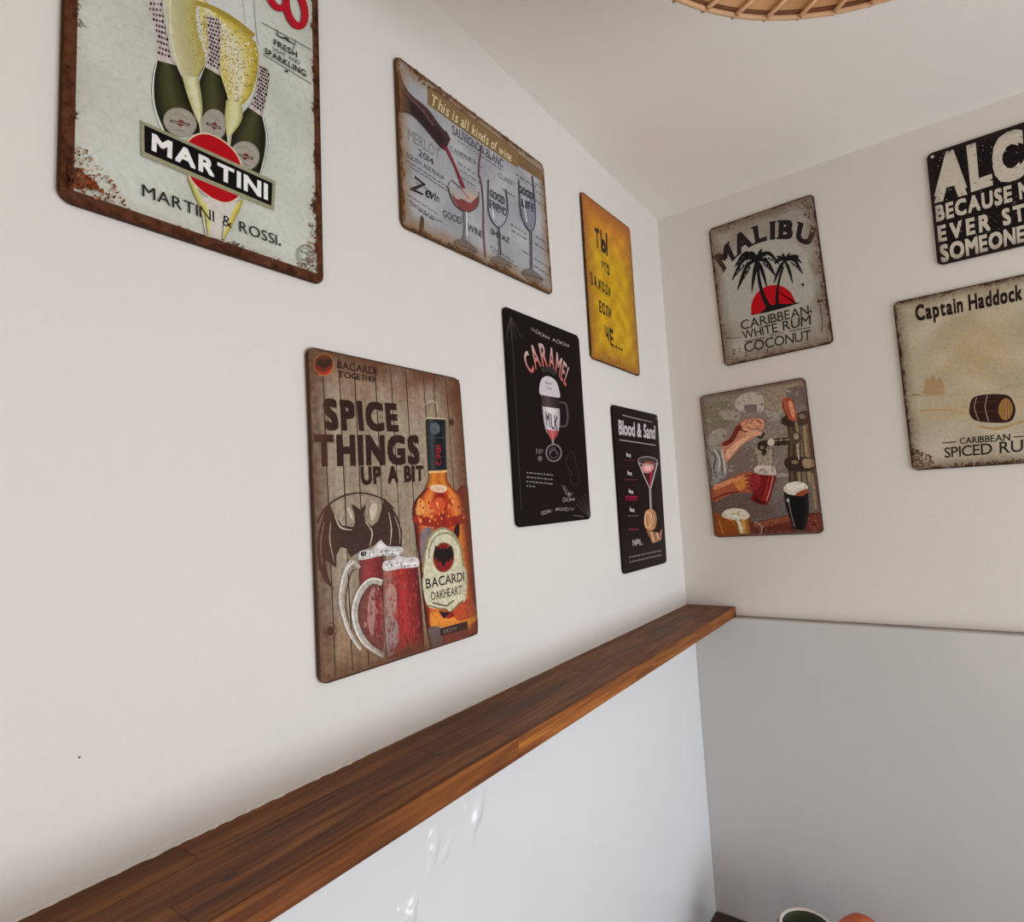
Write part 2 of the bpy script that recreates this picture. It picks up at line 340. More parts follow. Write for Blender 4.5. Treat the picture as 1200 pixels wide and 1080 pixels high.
class Sign:
    """A 20x30 cm printed tin sheet hung on a wall. Traced points of the print are rectified onto the sheet's own plane."""
    def __init__(s, wall, W, H, px, gain, base, label, mat, plane_uv=None, rim=.35, cr=.9):
        s.W, s.H, s.gain = W, H, gain; s.ax = 0 if wall == 'L' else 1; s.sg = 1 if wall == 'L' else -1
        s.k = 1 if wall == 'L' else 0
        s.off = D_OFF*s.sg
        if px is not None: c = [s.wp(x, y) for x, y in px]
        else: c = plane_uv
        s.H_uv = homog([(0, H), (W, H), (W, 0), (0, 0)], c)        # sheet cm -> wall plane (m)
        s.H_inv = np.linalg.inv(s.H_uv)
        b = hap(s.H_uv, (W/2, 0)); s.org = s.p3(b, 0)
        s.root = empty('metal_sign', s.org); tag(s.root, label, 'sign', None)
        s.mat = mat; s.layer = 0; s.crop(0, 0, 1); s.buf = None
        # plate
        n = 6; out = []
        for (cx, cy, a0) in ((W-cr, H-cr, 0), (cr, H-cr, 90), (cr, cr, 180), (W-cr, cr, 270)):
            for i in range(n+1):
                a = math.radians(a0+90*i/n); out.append((cx, cy, math.cos(a), math.sin(a), cr))
        rings = []
        for inset, dep in ((0, -.0026), (0, -.0006), (.03, -.0002), (.12, 0), (.30, -.0001)):
            rings.append([s.p3(hap(s.H_uv, (cx+(r-inset)*ca, cy+(r-inset)*sa)), dep) for cx, cy, ca, sa, r in out])
        uvs = [[(cx+(r-i_)*ca, cy+(r-i_)*sa) for cx, cy, ca, sa, r in out] for i_ in (0, 0, .03, .12, .30)]
        V = [p for r in rings for p in r]; UV = [q for r in uvs for q in r]; m = len(out); Fc = []
        for j in range(len(rings)-1):
            for i in range(m): Fc.append((j*m+i, j*m+(i+1) % m, (j+1)*m+(i+1) % m, (j+1)*m+i))
        Fc.append(tuple(range((len(rings)-1)*m, len(rings)*m))); Fc.append(tuple(range(m))[::-1])
        s.flush_mesh('plate', V, Fc, [lin(base, gain)]*len(V), UV)
    def wp(s, x, y):
        h = hit(x, y, s.ax, s.off); return (h[s.k], h[2])
    def p3(s, q, d):
        v = np.zeros(3); v[s.ax] = s.off+d*s.sg; v[s.k] = q[0]; v[2] = q[1]; return v
    def crop(s, x0, y0, k): s.c = (x0, y0, k); return s
    def uv(s, x, y):
        q = s.wp(s.c[0]+x*s.c[2], s.c[1]+y*s.c[2]); return hap(s.H_inv, q)
    def flush_mesh(s, name, V, Fc, C, UV, label=None):
        if s.ax == 1 or True:
            pass
        me = bpy.data.meshes.new(name); me.from_pydata([tuple(np.array(v)-s.org) for v in V], [], Fc)
        me.materials.append(s.mat)
        ca = me.color_attributes.new('Col', 'FLOAT_COLOR', 'POINT')
        ca.data.foreach_set('color', np.array([(*c, 1) for c in C], 'f').ravel())
        uvl = me.uv_layers.new(name='UV'); li = np.zeros(len(me.loops), 'i'); me.loops.foreach_get('vertex_index', li)
        uvl.data.foreach_set('uv', np.array(UV, 'f')[li].ravel())
        me.update()
        o = bpy.data.objects.new(name, me); COL.objects.link(o); o.parent = s.root
        if name in ('rust_flecks', 'worn_flecks', 'chalk_ornament'): o['kind'] = 'stuff'
        if label: o['label'] = label
        return o
    def part(s, name, label=None):
        s.end(); s.buf = (name, label, [], [], [], [])
    def end(s):
        if s.buf and s.buf[2]: s.flush_mesh(s.buf[0], *s.buf[2:6], label=s.buf[1])
        s.buf = None
    # --- raw add in sheet cm
    def add(s, pts, faces, cols, dz=None):
        s.layer += 1; d = .00003+s.layer*EPS
        _, _, V, Fc, C, UV = s.buf; b0 = len(V)
        for i_, q in enumerate(pts):
            q = (min(max(q[0], .1), s.W-.1), min(max(q[1], .1), s.H-.1))
            V.append(s.p3(hap(s.H_uv, q), d+(dz[i_]*EPS if dz is not None else 0))); UV.append(q)
        if dz is not None: s.layer += int(max(dz)+.99)
        C += cols; Fc += [tuple(b0+i for i in f) for f in faces]
    def col(s, c): return lin(c, s.gain)
    def poly(s, pts, c, raw=False):
        q = pts if raw else [s.uv(*p) for p in pts]
        s.add(q, [tuple(range(len(q)))], [s.col(c)]*len(q))
    def blob(s, pts, c, n=5, raw=False): s.poly(smooth(pts, True, n), c, raw)
    def ell(s, x, y, rx, ry, c, rot=0, n=28):
        a = math.radians(rot); P = []
        for i in range(n):
            t = 2*math.pi*i/n; u, v = rx*math.cos(t), ry*math.sin(t); P.append((x+u*math.cos(a)-v*math.sin(a), y+u*math.sin(a)+v*math.cos(a)))
        s.poly(P, c)
    def line(s, pts, w_, c, sm=False, taper=None, raw=False):
        P = np.array(smooth(pts, False, 6) if sm else pts, float); N = len(P); L, Rr = [], []
        for i in range(N):
            d = P[min(i+1, N-1)]-P[max(i-1, 0)]; l = math.hypot(*d) or 1; n_ = np.array([-d[1], d[0]])/l
            t = i/(N-1); ww = w_/2 if taper is None else w_/2*(taper[0]+(taper[1]-taper[0])*t if len(taper) == 2 else np.interp(t, np.linspace(0, 1, len(taper)), taper))
            L.append(P[i]+n_*ww); Rr.append(P[i]-n_*ww)
        q = L+Rr; q = [tuple(p) for p in q] if raw else [s.uv(*p) for p in q]
        s.add(q, [(i, i+1, N+i+1, N+i) for i in range(N-1)], [s.col(c)]*len(q))
    def ring(s, x, y, rx, ry, w_, c, rot=0, a0=0, a1=360, n=40):
        a = math.radians(rot); P = []
        for i in range(n+1):
            t = math.radians(a0+(a1-a0)*i/n); u, v = rx*math.cos(t), ry*math.sin(t); P.append((x+u*math.cos(a)-v*math.sin(a), y+u*math.sin(a)+v*math.cos(a)))
        s.line(P, w_, c)
    def loft(s, Lp, Rp, cols, sm=True, m=16):
        if sm: Lp, Rp = smooth(Lp, False, 5), smooth(Rp, False, 5)
        m = max(len(Lp), len(Rp)) if sm else m
        q, C, Fc = [], [], []; nc = len(cols); K = 3*(nc-1)+1; cc = np.array(cols, float)
        for i in range(m):
            a = along(Lp, i/(m-1)); b = along(Rp, i/(m-1))
            for k in range(K):
                t = k/(K-1); q.append(s.uv(*(a+(b-a)*t))); C.append(s.col([np.interp(t*(nc-1), range(nc), cc[:, j]) for j in range(3)]))
        for i in range(m-1):
            for k in range(K-1): Fc.append((i*K+k, i*K+k+1, (i+1)*K+k+1, (i+1)*K+k))
        s.add(q, Fc, C)
    def field(s, u0, u1, v0, v1, nu, nv, fn):
        q, C, Fc = [], [], []
        for j in range(nv+1):
            for i in range(nu+1):
                u = u0+(u1-u0)*i/nu; v = v0+(v1-v0)*j/nv; q.append((u, v)); C.append(s.col(fn(u, v)))
        for j in range(nv):
            for i in range(nu): a = j*(nu+1)+i; Fc.append((a, a+1, a+nu+2, a+nu+1))
        s.add(q, Fc, C)
    def text(s, t, bot, top, c, bold=0, serif=0, gap=.06, shear=0, raw=False, c2=None):
        if s.buf[0] == 'lettering' and s.buf[2]: s.part('lettering', s.buf[1])
        V, Fc = text_mesh(t, bold, serif, gap, shear)
        if len(bot) > 2: bot = smooth(bot, False, 6)
        if len(top) > 2: top = smooth(top, False, 6)
        if len(bot) == 2 and len(top) == 2 and not raw:   # true perspective of a flat line of print
            Hq = homog([(0, 1), (1, 1), (1, 0), (0, 0)], [s.uv(*top[0]), s.uv(*top[1]), s.uv(*bot[1]), s.uv(*bot[0])])
            q = [hap(Hq, v[:2]) for v in V]
        else:
            q = []
            for x, y, _ in V:
                a = along(bot, x); b = along(top, x); p = a+(b-a)*y; q.append(tuple(p) if raw else s.uv(*p))
        C = [s.col(c)]*len(q) if c2 is None else [s.col([c[k]+(c2[k]-c[k])*v[1] for k in range(3)]) for v in V]
        s.add(q, Fc, C, [v[2]*.7 for v in V])
    def T4(s, t, tl, tr, br, bl, c, **k): s.text(t, [bl, br], [tl, tr], c, **k)
    def dabs(s, n, region, size, cols, seed=1, asp=1.0):
        """n small irregular flecks inside a polygon region"""
        r = random.Random(seed); xs = [p[0] for p in region]; ys = [p[1] for p in region]; k = 0; tries = 0
        pts, Fc, C = [], [], []
        while k < n and tries < n*30:
            tries += 1
            x, y = r.uniform(min(xs), max(xs)), r.uniform(min(ys), max(ys)); ins = False; j = len(region)-1
            for i in range(len(region)):
                if (region[i][1] > y) != (region[j][1] > y) and x < (region[j][0]-region[i][0])*(y-region[i][1])/(region[j][1]-region[i][1])+region[i][0]: ins = not ins
                j = i
            if not ins: continue
            k += 1; z = r.uniform(*size); c = s.col(cols[r.randrange(len(cols))]); b0 = len(pts); a0 = r.random()*6
            for i in range(5):
                rr = z*r.uniform(.5, 1.2); pts.append(s.uv(x+rr*math.cos(a0+i*1.257), y+rr*asp*math.sin(a0+i*1.257))); C.append(c)
            Fc.append(tuple(range(b0, b0+5)))
        s.add(pts, Fc, C, [(i//5 % 12)*.7 for i in range(len(pts))])
    def screw(s, u, v, r=.22):
        bm = bmesh.new(); p = s.p3(hap(s.H_uv, (u, v)), .0006)-s.org
        bmesh.ops.create_uvsphere(bm, u_segments=12, v_segments=6, radius=r/100)
        for q in bm.verts: q.co[s.ax] *= .35
        bm_obj('screw', bm, M_STEEL, s.root, tuple(p), True)
def nz(u, v, s_=1.0, k=0):
    """cheap smooth value noise, -1..1"""
    return (math.sin(u*1.7*s_+k*2.1+2.3*math.sin(v*.9*s_+k))+math.sin(v*2.3*s_-k+1.9*math.sin(u*1.3*s_+k*3)))/2
def mixc(a, b, t):
    t = max(0, min(1, t)); return tuple(a[i]+(b[i]-a[i])*t for i in range(3))
RUST = (.20, .075, .03)
GL, GB = 1.10, 1.62            # print colours were read off the photograph: these undo the room's light on each wall
# ------------------------------------------------------------------ aperitif sign with bottles (largest, top left)
m = tin_mat('tin_aperitif', 20, 30, (.12, .04, .016), 2.6, .62, mottle=.08, vigk=.25, vigw=1.8)
q0 = [hit(x, y, 0, D_OFF) for x, y in ((67, 233), (379.6, 334.5))]
bl = (q0[0][1], q0[0][2]); br = (q0[1][1], q0[1][2])
s = Sign('L', 20, 30, None, GL, (78, 40, 28), 'large pale tin sign with three green bottles behind a red disc', m,
         plane_uv=[(bl[0], bl[1]+.30), (br[0], br[1]+.298), br, bl])
s.crop(60, 0, .3149)
s.part('printed_ground', 'pale grey-green printed ground')
s.field(.85, 19.25, .95, 29.1, 30, 44, lambda u, v: mixc((203, 206, 196), (190, 194, 180), .5+.5*nz(u, v, .35)))
def flute_liq(u, v): return (200, 182, 92)
s.part('glass_picture', 'printed tall glass of sparkling wine')
s.poly([(440, -60), (750, -60), (757, 40), (765, 120), (770, 220), (760, 330), (705, 400), (650, 380), (560, 280), (440, 60)], (204, 206, 200))
s.line([(708, -60), (718, 60), (722, 90)], 3, (165, 166, 165))
s.line([(750, -60), (757, 60), (768, 170)], 5, (150, 150, 158))
s.loft([(500, -60), (545, 10), (560, 120), (590, 230), (640, 330), (655, 385)], [(520, -60), (610, 40), (700, 95), (765, 170), (768, 260), (745, 350), (705, 395)],
       [(205, 200, 150), (205, 190, 110), (212, 205, 168), (214, 210, 180), (205, 190, 100), (170, 145, 45)])
s.line([(530, 8), (600, 30), (680, 75), (755, 135)], 18, (160, 140, 60), sm=True)
s.dabs(620, [(540, 20), (690, 90), (765, 160), (765, 280), (710, 385), (655, 370), (640, 250), (560, 110)], (1.5, 4.5), [(140, 120, 50), (170, 150, 60), (235, 232, 205), (190, 170, 90), (120, 105, 60)], 3)
s.dabs(120, [(535, 20), (575, 60), (580, 240), (545, 280), (530, 150)], (1.5, 4), [(150, 130, 50), (190, 170, 80), (225, 220, 180)], 4)
s.loft([(408, -60), (432, 40), (440, 130), (462, 230), (492, 290)], [(540, -60), (540, 100), (568, 190), (572, 240), (542, 290)],
       [(200, 196, 158), (192, 187, 142), (180, 175, 130), (178, 172, 122), (182, 172, 108), (168, 152, 80)])
s.dabs(110, [(525, 0), (568, 190), (560, 240), (530, 250), (500, 60)], (1.5, 4), [(150, 130, 60), (196, 178, 90), (150, 140, 80)], 24)
s.line([(445, -60), (442, 60), (450, 160), (478, 260)], 6, (214, 212, 186), sm=True)
FO = [(202, 190, 188), (186, 172, 170), (205, 196, 192), (160, 148, 146)]
BO = [(25, 26, 20), (58, 60, 34), (72, 72, 42), (50, 50, 28), (20, 20, 15)]
def aper_bottle(foilL, foilR, bodyL, bodyR, lab, seed, outl):
    s.part('bottle_picture', 'printed dark green bottle with patterned neck foil')
    s.line(outl, 5, (220, 222, 214), sm=True)
    s.line([(x+(-3 if outl[0][0] < 700 else 3), y) for x, y in outl], 2, (60, 60, 60), sm=True)
    s.loft(bodyL, bodyR, BO)
    s.loft(foilL, foilR, FO)
    for row in range(13):
        for q in range(4):
            t = (row+.5)/14; u = (q+.5+(.5 if row % 2 else 0))/4.5; p = along(smooth(foilL, False), t)*(1-u)+along(smooth(foilR, False), t)*u; z = 5.2+((row*7+q*5+seed) % 3)*.8
            s.poly([(p[0]-z*.8, p[1]-z*.3), (p[0]+z*.1, p[1]-z), (p[0]+z*.8, p[1]+z*.4), (p[0]-z*.1, p[1]+z)], ((44, 34, 36), (84, 66, 68), (34, 28, 30))[(row+q+seed) % 3])
    x, y, rx, ry, rot = lab
    s.ell(x, y, rx+3, ry+3, (120, 116, 100), rot); s.ell(x, y, rx, ry, (158, 153, 140), rot)
    s.ell(x+3, y+3, rx*.2, ry*.25, (130, 48, 48), rot); s.poly([(x-rx*.56, y-ry*.2), (x+rx*.6, y+ry*.12), (x+rx*.56, y+ry*.3), (x-rx*.58, y-ry*.02)], (52, 44, 44)); s.poly([(x-rx*.46, y-ry*.12), (x+rx*.5, y+ry*.16), (x+rx*.48, y+ry*.24), (x-rx*.47, y-ry*.04)], (150, 140, 132))
    s.line([(x-rx*.3, y+ry*.55), (x, y+ry*.6), (x+rx*.3, y+ry*.75)], 2.5, (95, 88, 80), sm=True); s.line([(x-rx*.55, y-ry*.55), (x, y-ry*.62), (x+rx*.5, y-ry*.2)], 2, (120, 112, 100), sm=True)
aper_bottle([(355, -60), (358, 20), (372, 60), (390, 130), (392, 180), (396, 226)], [(412, -60), (415, 20), (425, 90), (436, 150), (446, 205), (466, 244)],
            [(396, 222), (384, 290), (384, 370), (398, 430), (428, 500)], [(464, 240), (490, 300), (520, 380), (545, 440), (552, 500)], (478, 456, 62, 50, 24), 5,
            [(392, 235), (379, 290), (378, 370), (394, 440), (420, 500)])
aper_bottle([(577, 60), (580, 120), (584, 190), (576, 235), (571, 250)], [(622, 70), (629, 110), (626, 190), (627, 245), (630, 284)],
            [(572, 246), (552, 300), (548, 360), (552, 430), (556, 500)], [(629, 282), (645, 330), (660, 390), (656, 450), (652, 530)], (602, 467, 46, 58, 0), 6,
            [(570, 250), (548, 300), (545, 340)])
aper_bottle([(775, 243), (768, 290), (757, 350), (733, 402)], [(806, 262), (810, 300), (798, 370), (782, 436)],
            [(733, 400), (700, 440), (674, 500), (662, 580)], [(782, 434), (794, 490), (792, 560), (772, 655)], (717, 582, 54, 52, 38), 7,
            [(786, 440), (799, 500), (799, 560), (776, 650)])
s.part('glass_picture', 'printed small flutes between the bottles')
s.loft([(484, 284), (498, 340), (530, 430), (550, 470)], [(545, 290), (556, 360), (560, 420), (552, 470)], [(176, 174, 118), (206, 204, 160), (214, 212, 176), (150, 148, 95)])
s.line([(550, 460), (556, 500)], 8, (190, 188, 160))
s.line([(484, 284), (515, 292), (546, 290)], 5, (200, 198, 165))
s.loft([(648, 376), (643, 440), (650, 510)], [(706, 388), (706, 450), (660, 515)], [(176, 172, 110), (206, 204, 150), (212, 208, 165), (160, 158, 95)])
s.line([(655, 505), (658, 540)], 8, (190, 188, 160))
s.poly([(545, 730), (695, 755), (672, 830), (640, 895), (572, 880)], (205, 200, 192))
s.loft([(504, 662), (530, 730), (562, 800), (578, 880)], [(522, 662), (560, 740), (590, 790), (588, 880)], [(160, 155, 70), (200, 195, 120), (205, 200, 170)])
s.loft([(690, 755), (665, 800), (645, 850), (632, 890)], [(714, 742), (695, 790), (665, 850), (640, 892)], [(205, 198, 150), (205, 190, 80), (150, 140, 60)])
s.line([(570, 800), (578, 885)], 2.5, (60, 60, 55)); s.line([(640, 800), (632, 890)], 3, (70, 65, 55))
s.part('emblem', 'black name bar across a red disc')
dc = [(500, 545), (528, 512), (575, 502), (630, 525), (680, 570), (703, 620), (709, 680), (692, 732), (650, 754), (600, 740), (545, 700), (512, 655), (499, 600)]
cx, cy = 604, 628
s.blob([(cx+(x-cx)*1.055, cy+(y-cy)*1.05) for x, y in dc], (214, 196, 172)); s.blob(dc, (172, 14, 24))
s.poly([(330, 450), (832, 676), (826, 786), (332, 582)], (150, 148, 120)); s.poly([(343, 468), (820, 684), (816, 768), (344, 568)], (12, 10, 12))
s.T4('MARTINI', (372, 497), (803, 688), (803, 748), (370, 562), (232, 232, 228), bold=.045, gap=.10)
s.part('lettering', 'thin black lettering')
s.T4('MARTINI & ROSSI', (336, 686), (837, 876), (838, 914), (337, 732), (32, 32, 34), gap=.10)
s.ell(848, 912, 4, 5, (40, 40, 40))
s.line([(780, 86), (965, 188)], 2.5, (110, 112, 110)); s.line([(788, 206), (964, 314)], 2.5, (110, 112, 110))
s.line([(832, 126), (852, 142), (872, 146), (884, 158), (908, 170)], 6, (60, 60, 60), sm=True, taper=(.2, .8, 1.6, .8, .2)); s.line([(838, 112), (842, 140)], 3, (90, 90, 90)); s.line([(905, 150), (900, 185)], 3, (90, 90, 90))
s.T4('FRESH', (826, 147), (912, 195), (912, 219), (826, 170), (30, 30, 32), bold=.02, gap=.12)
s.T4('LIGHT AND', (822, 176), (922, 230), (922, 246), (822, 191), (60, 60, 60), gap=.12)
s.T4('SPARKLING', (792, 180), (945, 266), (945, 290), (792, 202), (30, 30, 32), bold=.02, gap=.12)
s.ell(873, 268, 6, 5, (70, 60, 60))
s.part('lettering', 'large red lettering at the top')
s.ring(906, 34, 32, 68, 27, (176, 22, 40), rot=-14)
s.ring(838, -30, 34, 66, 25, (176, 22, 40), rot=-14, a0=60, a1=300)
s.part('stamp', 'small faint round stamp'); 
for r in (36, 31): s.ring(945, 950, r*.95, r*1.05, 2.2, (120, 118, 108))
s.ring(945, 950, 20, 24, 2, (130, 128, 115)); s.line([(925, 935), (965, 955)], 4, (130, 126, 112)); s.line([(930, 965), (962, 975)], 3, (130, 126, 112))
s.part('rust_flecks', 'brown rust flecks in the corners')
s.dabs(260, [(62, 540), (130, 560), (230, 680), (290, 780), (150, 740), (64, 690)], (1.5, 6), [(120, 60, 28), (150, 85, 40), (90, 45, 25), (175, 120, 75)], 8)
s.dabs(130, [(62, 620), (110, 640), (200, 720), (64, 700)], (4, 11), [(110, 50, 22), (135, 68, 30), (80, 38, 22)], 9)
s.dabs(90, [(960, 820), (985, 850), (1000, 1010), (900, 990), (950, 960)], (1.5, 5), [(110, 60, 35), (70, 45, 35), (140, 100, 70)], 10)
s.dabs(70, [(500, 870), (680, 900), (900, 990), (700, 945), (450, 870)], (1.5, 5), [(90, 50, 35), (50, 35, 30), (140, 100, 80)], 12)
s.end()

# ------------------------------------------------------------------ wide wine sign
m = tin_mat('tin_wine', 30, 20, (.22, .10, .04), 2.2, .66, vig=(.26, .15, .07), vigw=2.2, vigk=.7)
s = Sign('L', 30, 20, [(463, 63), (637, 192.7), (648, 346), (471, 264.7)], GL, (150, 132, 112), 'wide grey tin sign with red wine pouring into a glass', m)
s.crop(450, 50, .2869)
s.part('printed_ground', 'grey printed ground browned at the edges')
s.field(.3, 29.7, .3, 19.7, 36, 24, lambda u, v: mixc(mixc((176, 176, 178), (150, 152, 158), .5+.5*nz(u, v, .4)), (150, 120, 85), max(0, 1-min(u, 30-u, v, 20-v)/2.2)*(.6+.4*nz(u, v, .8, 2))))
s.part('banner', 'brown gold script banner')
s.poly([(176, 172), (360, 310), (548, 448), (545, 512), (360, 385), (178, 252)], (128, 104, 66)); s.line([(176, 172), (548, 448)], 4, (92, 68, 44)); s.poly([(548, 450), (645, 522), (650, 570), (545, 500)], (120, 92, 62))
s.T4('This is all kinds of wine', (195, 206), (520, 450), (520, 488), (195, 256), (214, 200, 160), shear=.3, gap=.0, bold=.012)
s.part('lettering')
G1, G2 = (70, 72, 80), (110, 112, 118)
s.T4('SAUVIGNON BLANC', (278, 335), (487, 478), (485, 512), (278, 372), G1, serif=.08, bold=.022)
s.T4('MERLOT', (95, 345), (228, 435), (228, 480), (95, 395), (128, 128, 126), serif=.08, bold=.015)
s.T4('2014', (140, 432), (202, 475), (202, 502), (140, 460), G1, bold=.02)
s.T4('SOUTH AUSTRALIA', (90, 446), (245, 545), (245, 562), (90, 466), G1, bold=.015)
s.T4('Zevin', (102, 525), (225, 622), (225, 655), (102, 600), (50, 40, 44), shear=.3, gap=-.05, bold=.02)
s.T4('GOOD', (240, 682), (318, 715), (318, 745), (240, 710), G1, serif=.07, bold=.02)
s.T4('WINE', (340, 735), (402, 772), (402, 800), (340, 765), G1, serif=.07, bold=.02)
s.T4('CLARET', (466, 528), (536, 572), (536, 592), (466, 550), G2, bold=.015)
s.T4('CABERNET', (268, 418), (372, 480), (372, 502), (268, 442), (128, 128, 132), serif=.06)
rr = random.Random(4)
for (x, y, L_) in [(285, 372, 150), (300, 400, 170), (310, 450, 90), (300, 490, 90), (310, 520, 80), (315, 550, 60), (90, 480, 180), (105, 505, 150), (130, 570, 80), (95, 620, 110), (100, 645, 130), (110, 660, 110), (140, 685, 60),
                   (430, 830, 100), (440, 850, 90), (610, 600, 50), (612, 640, 50), (515, 740, 60), (520, 765, 50), (620, 790, 45), (615, 820, 50), (565, 850, 110), (610, 910, 60), (612, 940, 55), (485, 600, 50), (540, 540, 60), (615, 575, 45)]:
    x1 = x
    while x1 < x+L_:
        w_ = rr.uniform(6, 22); s.line([(x1, y+(x1-x)*.66), (x1+w_, y+(x1+w_-x)*.66)], 3.2, (95, 96, 102)); x1 += w_+5
s.line([(398, 420), (385, 520), (398, 590), (404, 680), (404, 760), (412, 880)], 5, (110, 70, 78), sm=True)
s.part('bottle_picture', 'printed dark wine bottle neck')
s.loft([(54, 118), (100, 205), (175, 270), (215, 325), (250, 368)], [(62, 285), (112, 298), (165, 352), (212, 410), (232, 432)], [(80, 52, 50), (52, 34, 36), (40, 28, 30), (62, 40, 40)])
s.line([(242, 366), (258, 395), (238, 436)], 22, (70, 40, 42))
s.line([(90, 210), (160, 285), (200, 340)], 7, (105, 72, 68))
s.part('glass_picture', 'printed wine glass being filled')
s.line([(248, 425), (285, 500), (315, 575), (345, 645)], 13, (130, 38, 52), sm=True, taper=(1, .6, .9, .7))
s.blob([(262, 598), (285, 655), (320, 690), (350, 690), (378, 670), (384, 615), (350, 600), (300, 595)], (168, 160, 158))
s.blob([(272, 618), (290, 660), (322, 690), (352, 688), (378, 665), (382, 628), (350, 655), (318, 640), (295, 640)], (128, 66, 62))
s.ell(345, 632, 22, 16, (190, 160, 145), 20); s.line([(258, 588), (272, 560), (310, 595), (345, 640)], 3, (90, 60, 60)); s.line([(258, 592), (285, 660), (325, 692)], 4, (60, 50, 55), sm=True); s.line([(384, 610), (380, 668), (340, 695)], 4, (70, 60, 62), sm=True)
s.line([(328, 692), (330, 760), (322, 815)], 16, (120, 118, 122), taper=(1.2, .6, 1)); s.line([(334, 692), (335, 790)], 4, (225, 225, 228))
s.blob([(286, 812), (330, 805), (384, 856), (345, 860), (300, 840)], (105, 100, 100)); s.line([(300, 822), (372, 856)], 4, (55, 50, 52))
for (bowl, st, bs, fill) in [([(424, 560), (424, 680), (440, 730), (464, 754), (490, 735), (503, 690), (496, 600)], [(466, 755), (474, 868)], [(435, 890), (470, 872), (520, 915), (490, 925)], (160, 162, 170)),
                       ([(548, 560), (556, 690), (575, 745), (598, 772), (615, 735), (612, 640), (604, 545)], [(598, 775), (600, 930)], [(560, 940), (598, 925), (648, 970), (610, 985)], (128, 130, 145))]:
    s.part('glass_picture', 'printed empty wine glass'); s.blob([(x*1.0, y) for x, y in bowl[1:-1]], fill); s.line(bowl, 4.5, (70, 70, 78), sm=True); s.line(st, 10, (120, 120, 128)); s.line(st, 4, (50, 48, 52)); s.blob(bs, (110, 105, 105)); s.line([bs[0], bs[2]], 4, (52, 50, 52))
    s.line([(bowl[1][0]+8, bowl[1][1]-60), (bowl[2][0]+6, bowl[2][1]-10)], 4, (215, 216, 222))
s.part('lettering')
s.T4('GOOD', (430, 598), (490, 632), (490, 665), (430, 630), G1, bold=.03)
s.T4('FRIEND', (430, 640), (498, 680), (498, 712), (430, 675), G1, bold=.03)
s.T4('GOOD', (548, 582), (607, 615), (607, 645), (548, 612), (52, 54, 66), bold=.03)
s.T4('LIFE', (560, 636), (612, 664), (612, 695), (560, 668), (52, 54, 66), bold=.03)
s.T4('SHIRAZ', (434, 758), (510, 800), (510, 822), (434, 782), G1, bold=.01)
s.part('rust_flecks', 'brown rust flecks')
s.dabs(60, [(80, 120), (200, 200), (640, 500), (600, 460), (350, 270), (120, 80)], (2, 8), [(90, 62, 38), (60, 42, 30), (130, 100, 65)], 3)
s.blob([(150, 710), (160, 730), (156, 775), (146, 780)], (80, 45, 35)); s.screw(29.3, 1.0, .12); s.screw(.8, 19.0, .12)
s.end()

# ------------------------------------------------------------------ spiced rum sign on weathered boards
m = tin_mat('tin_boards', 20, 30, (.15, .06, .03), 1.0, .8, mottle=.24, vig=(.11, .045, .022), vigw=2.6, vigk=.8)
s = Sign('L', 20, 30, [(359.3, 405), (539, 443.6), (561, 743), (374.3, 804)], GL, (105, 66, 44), 'tin sign printed as weathered boards with amber rum bottle and two mugs', m)
D = (350, 395, .1945); E_ = (350, 600, .1945)
s.crop(*D)
seams = [0.2]+[s.uv(x, 300)[0] for x in (150, 248, 340, 465, 560, 650, 755, 815, 890)]+[19.8]
s.part('printed_boards', 'printed weathered grey-brown boards')
rr = random.Random(2)
for i in range(len(seams)-1):
    k = rr.uniform(-.5, .5); off = rr.uniform(0, 9)
    def bd(u, v, k=k, off=off):
        g = .5+.5*math.sin(u*23+off+1.4*math.sin(v*.5+off))*math.sin(u*41+v*.3)
        c = mixc((176, 160, 140), (140, 122, 102), g*.6+.25+k*.4)
        c = mixc(c, (108, 62, 40), max(0, (v-24)/6)*(.45+.4*nz(u, v, .6))+max(0, (u-16.5)/3.5)*.75)
        return mixc(c, (140, 98, 62), max(0, (7-v)/8)*(.8+.3*nz(u, v, .7, 3)))
    s.field(seams[i], seams[i+1], .2, 29.8, max(4, int((seams[i+1]-seams[i])*5)), 46, bd)
for i, u in enumerate(seams[1:-1]):
    s.line([(u+.03*math.sin(v*1.3+i), v) for v in np.linspace(.4, 29.6, 14)], .11, (48, 32, 24), raw=True)
for _ in range(46):
    u = rr.uniform(.6, 19); v = rr.uniform(1, 26); l = rr.uniform(1, 4.5)
    s.line([(u, v), (u+rr.uniform(-.05, .05), v+l)], .05, (104, 84, 66), raw=True, taper=(.2, 1, .2))
s.ell(920, 512, 16, 20, (70, 45, 30)); s.ring(780, 470, 50, 90, 4, (205, 190, 165), 20, 200, 330)
s.crop(*E_); s.ell(188, 715, 20, 30, (70, 42, 26)); s.ring(190, 715, 34, 48, 4, (100, 66, 40)); s.ell(180, 985, 6, 7, (40, 26, 20))
s.crop(*D)
def bat(cx, cy, sx, sy, c):
    P = [(0, -.35), (-.12, -.75), (-.25, -.45), (-.45, -.55), (-.8, -.75), (-.95, -.2), (-.9, .4), (-.7, .15), (-.5, .5), (-.3, .35), (0, .85), (.3, .35), (.5, .5), (.7, .15), (.9, .4), (.95, -.2), (.8, -.75), (.45, -.55), (.25, -.45), (.12, -.75)]
    s.poly([(cx+x*sx, cy+y*sy) for x, y in P], c)
s.part('logo', 'small round red bat logo')
s.ell(150, 165, 62, 70, (196, 130, 80), 8); s.ell(150, 165, 54, 61, (120, 36, 26), 8); s.blob([(100, 190), (150, 215), (200, 185), (180, 222), (150, 228), (118, 218)], (190, 50, 34)); bat(150, 158, 50, 48, (26, 16, 14))
s.part('lettering', 'small serif lettering')
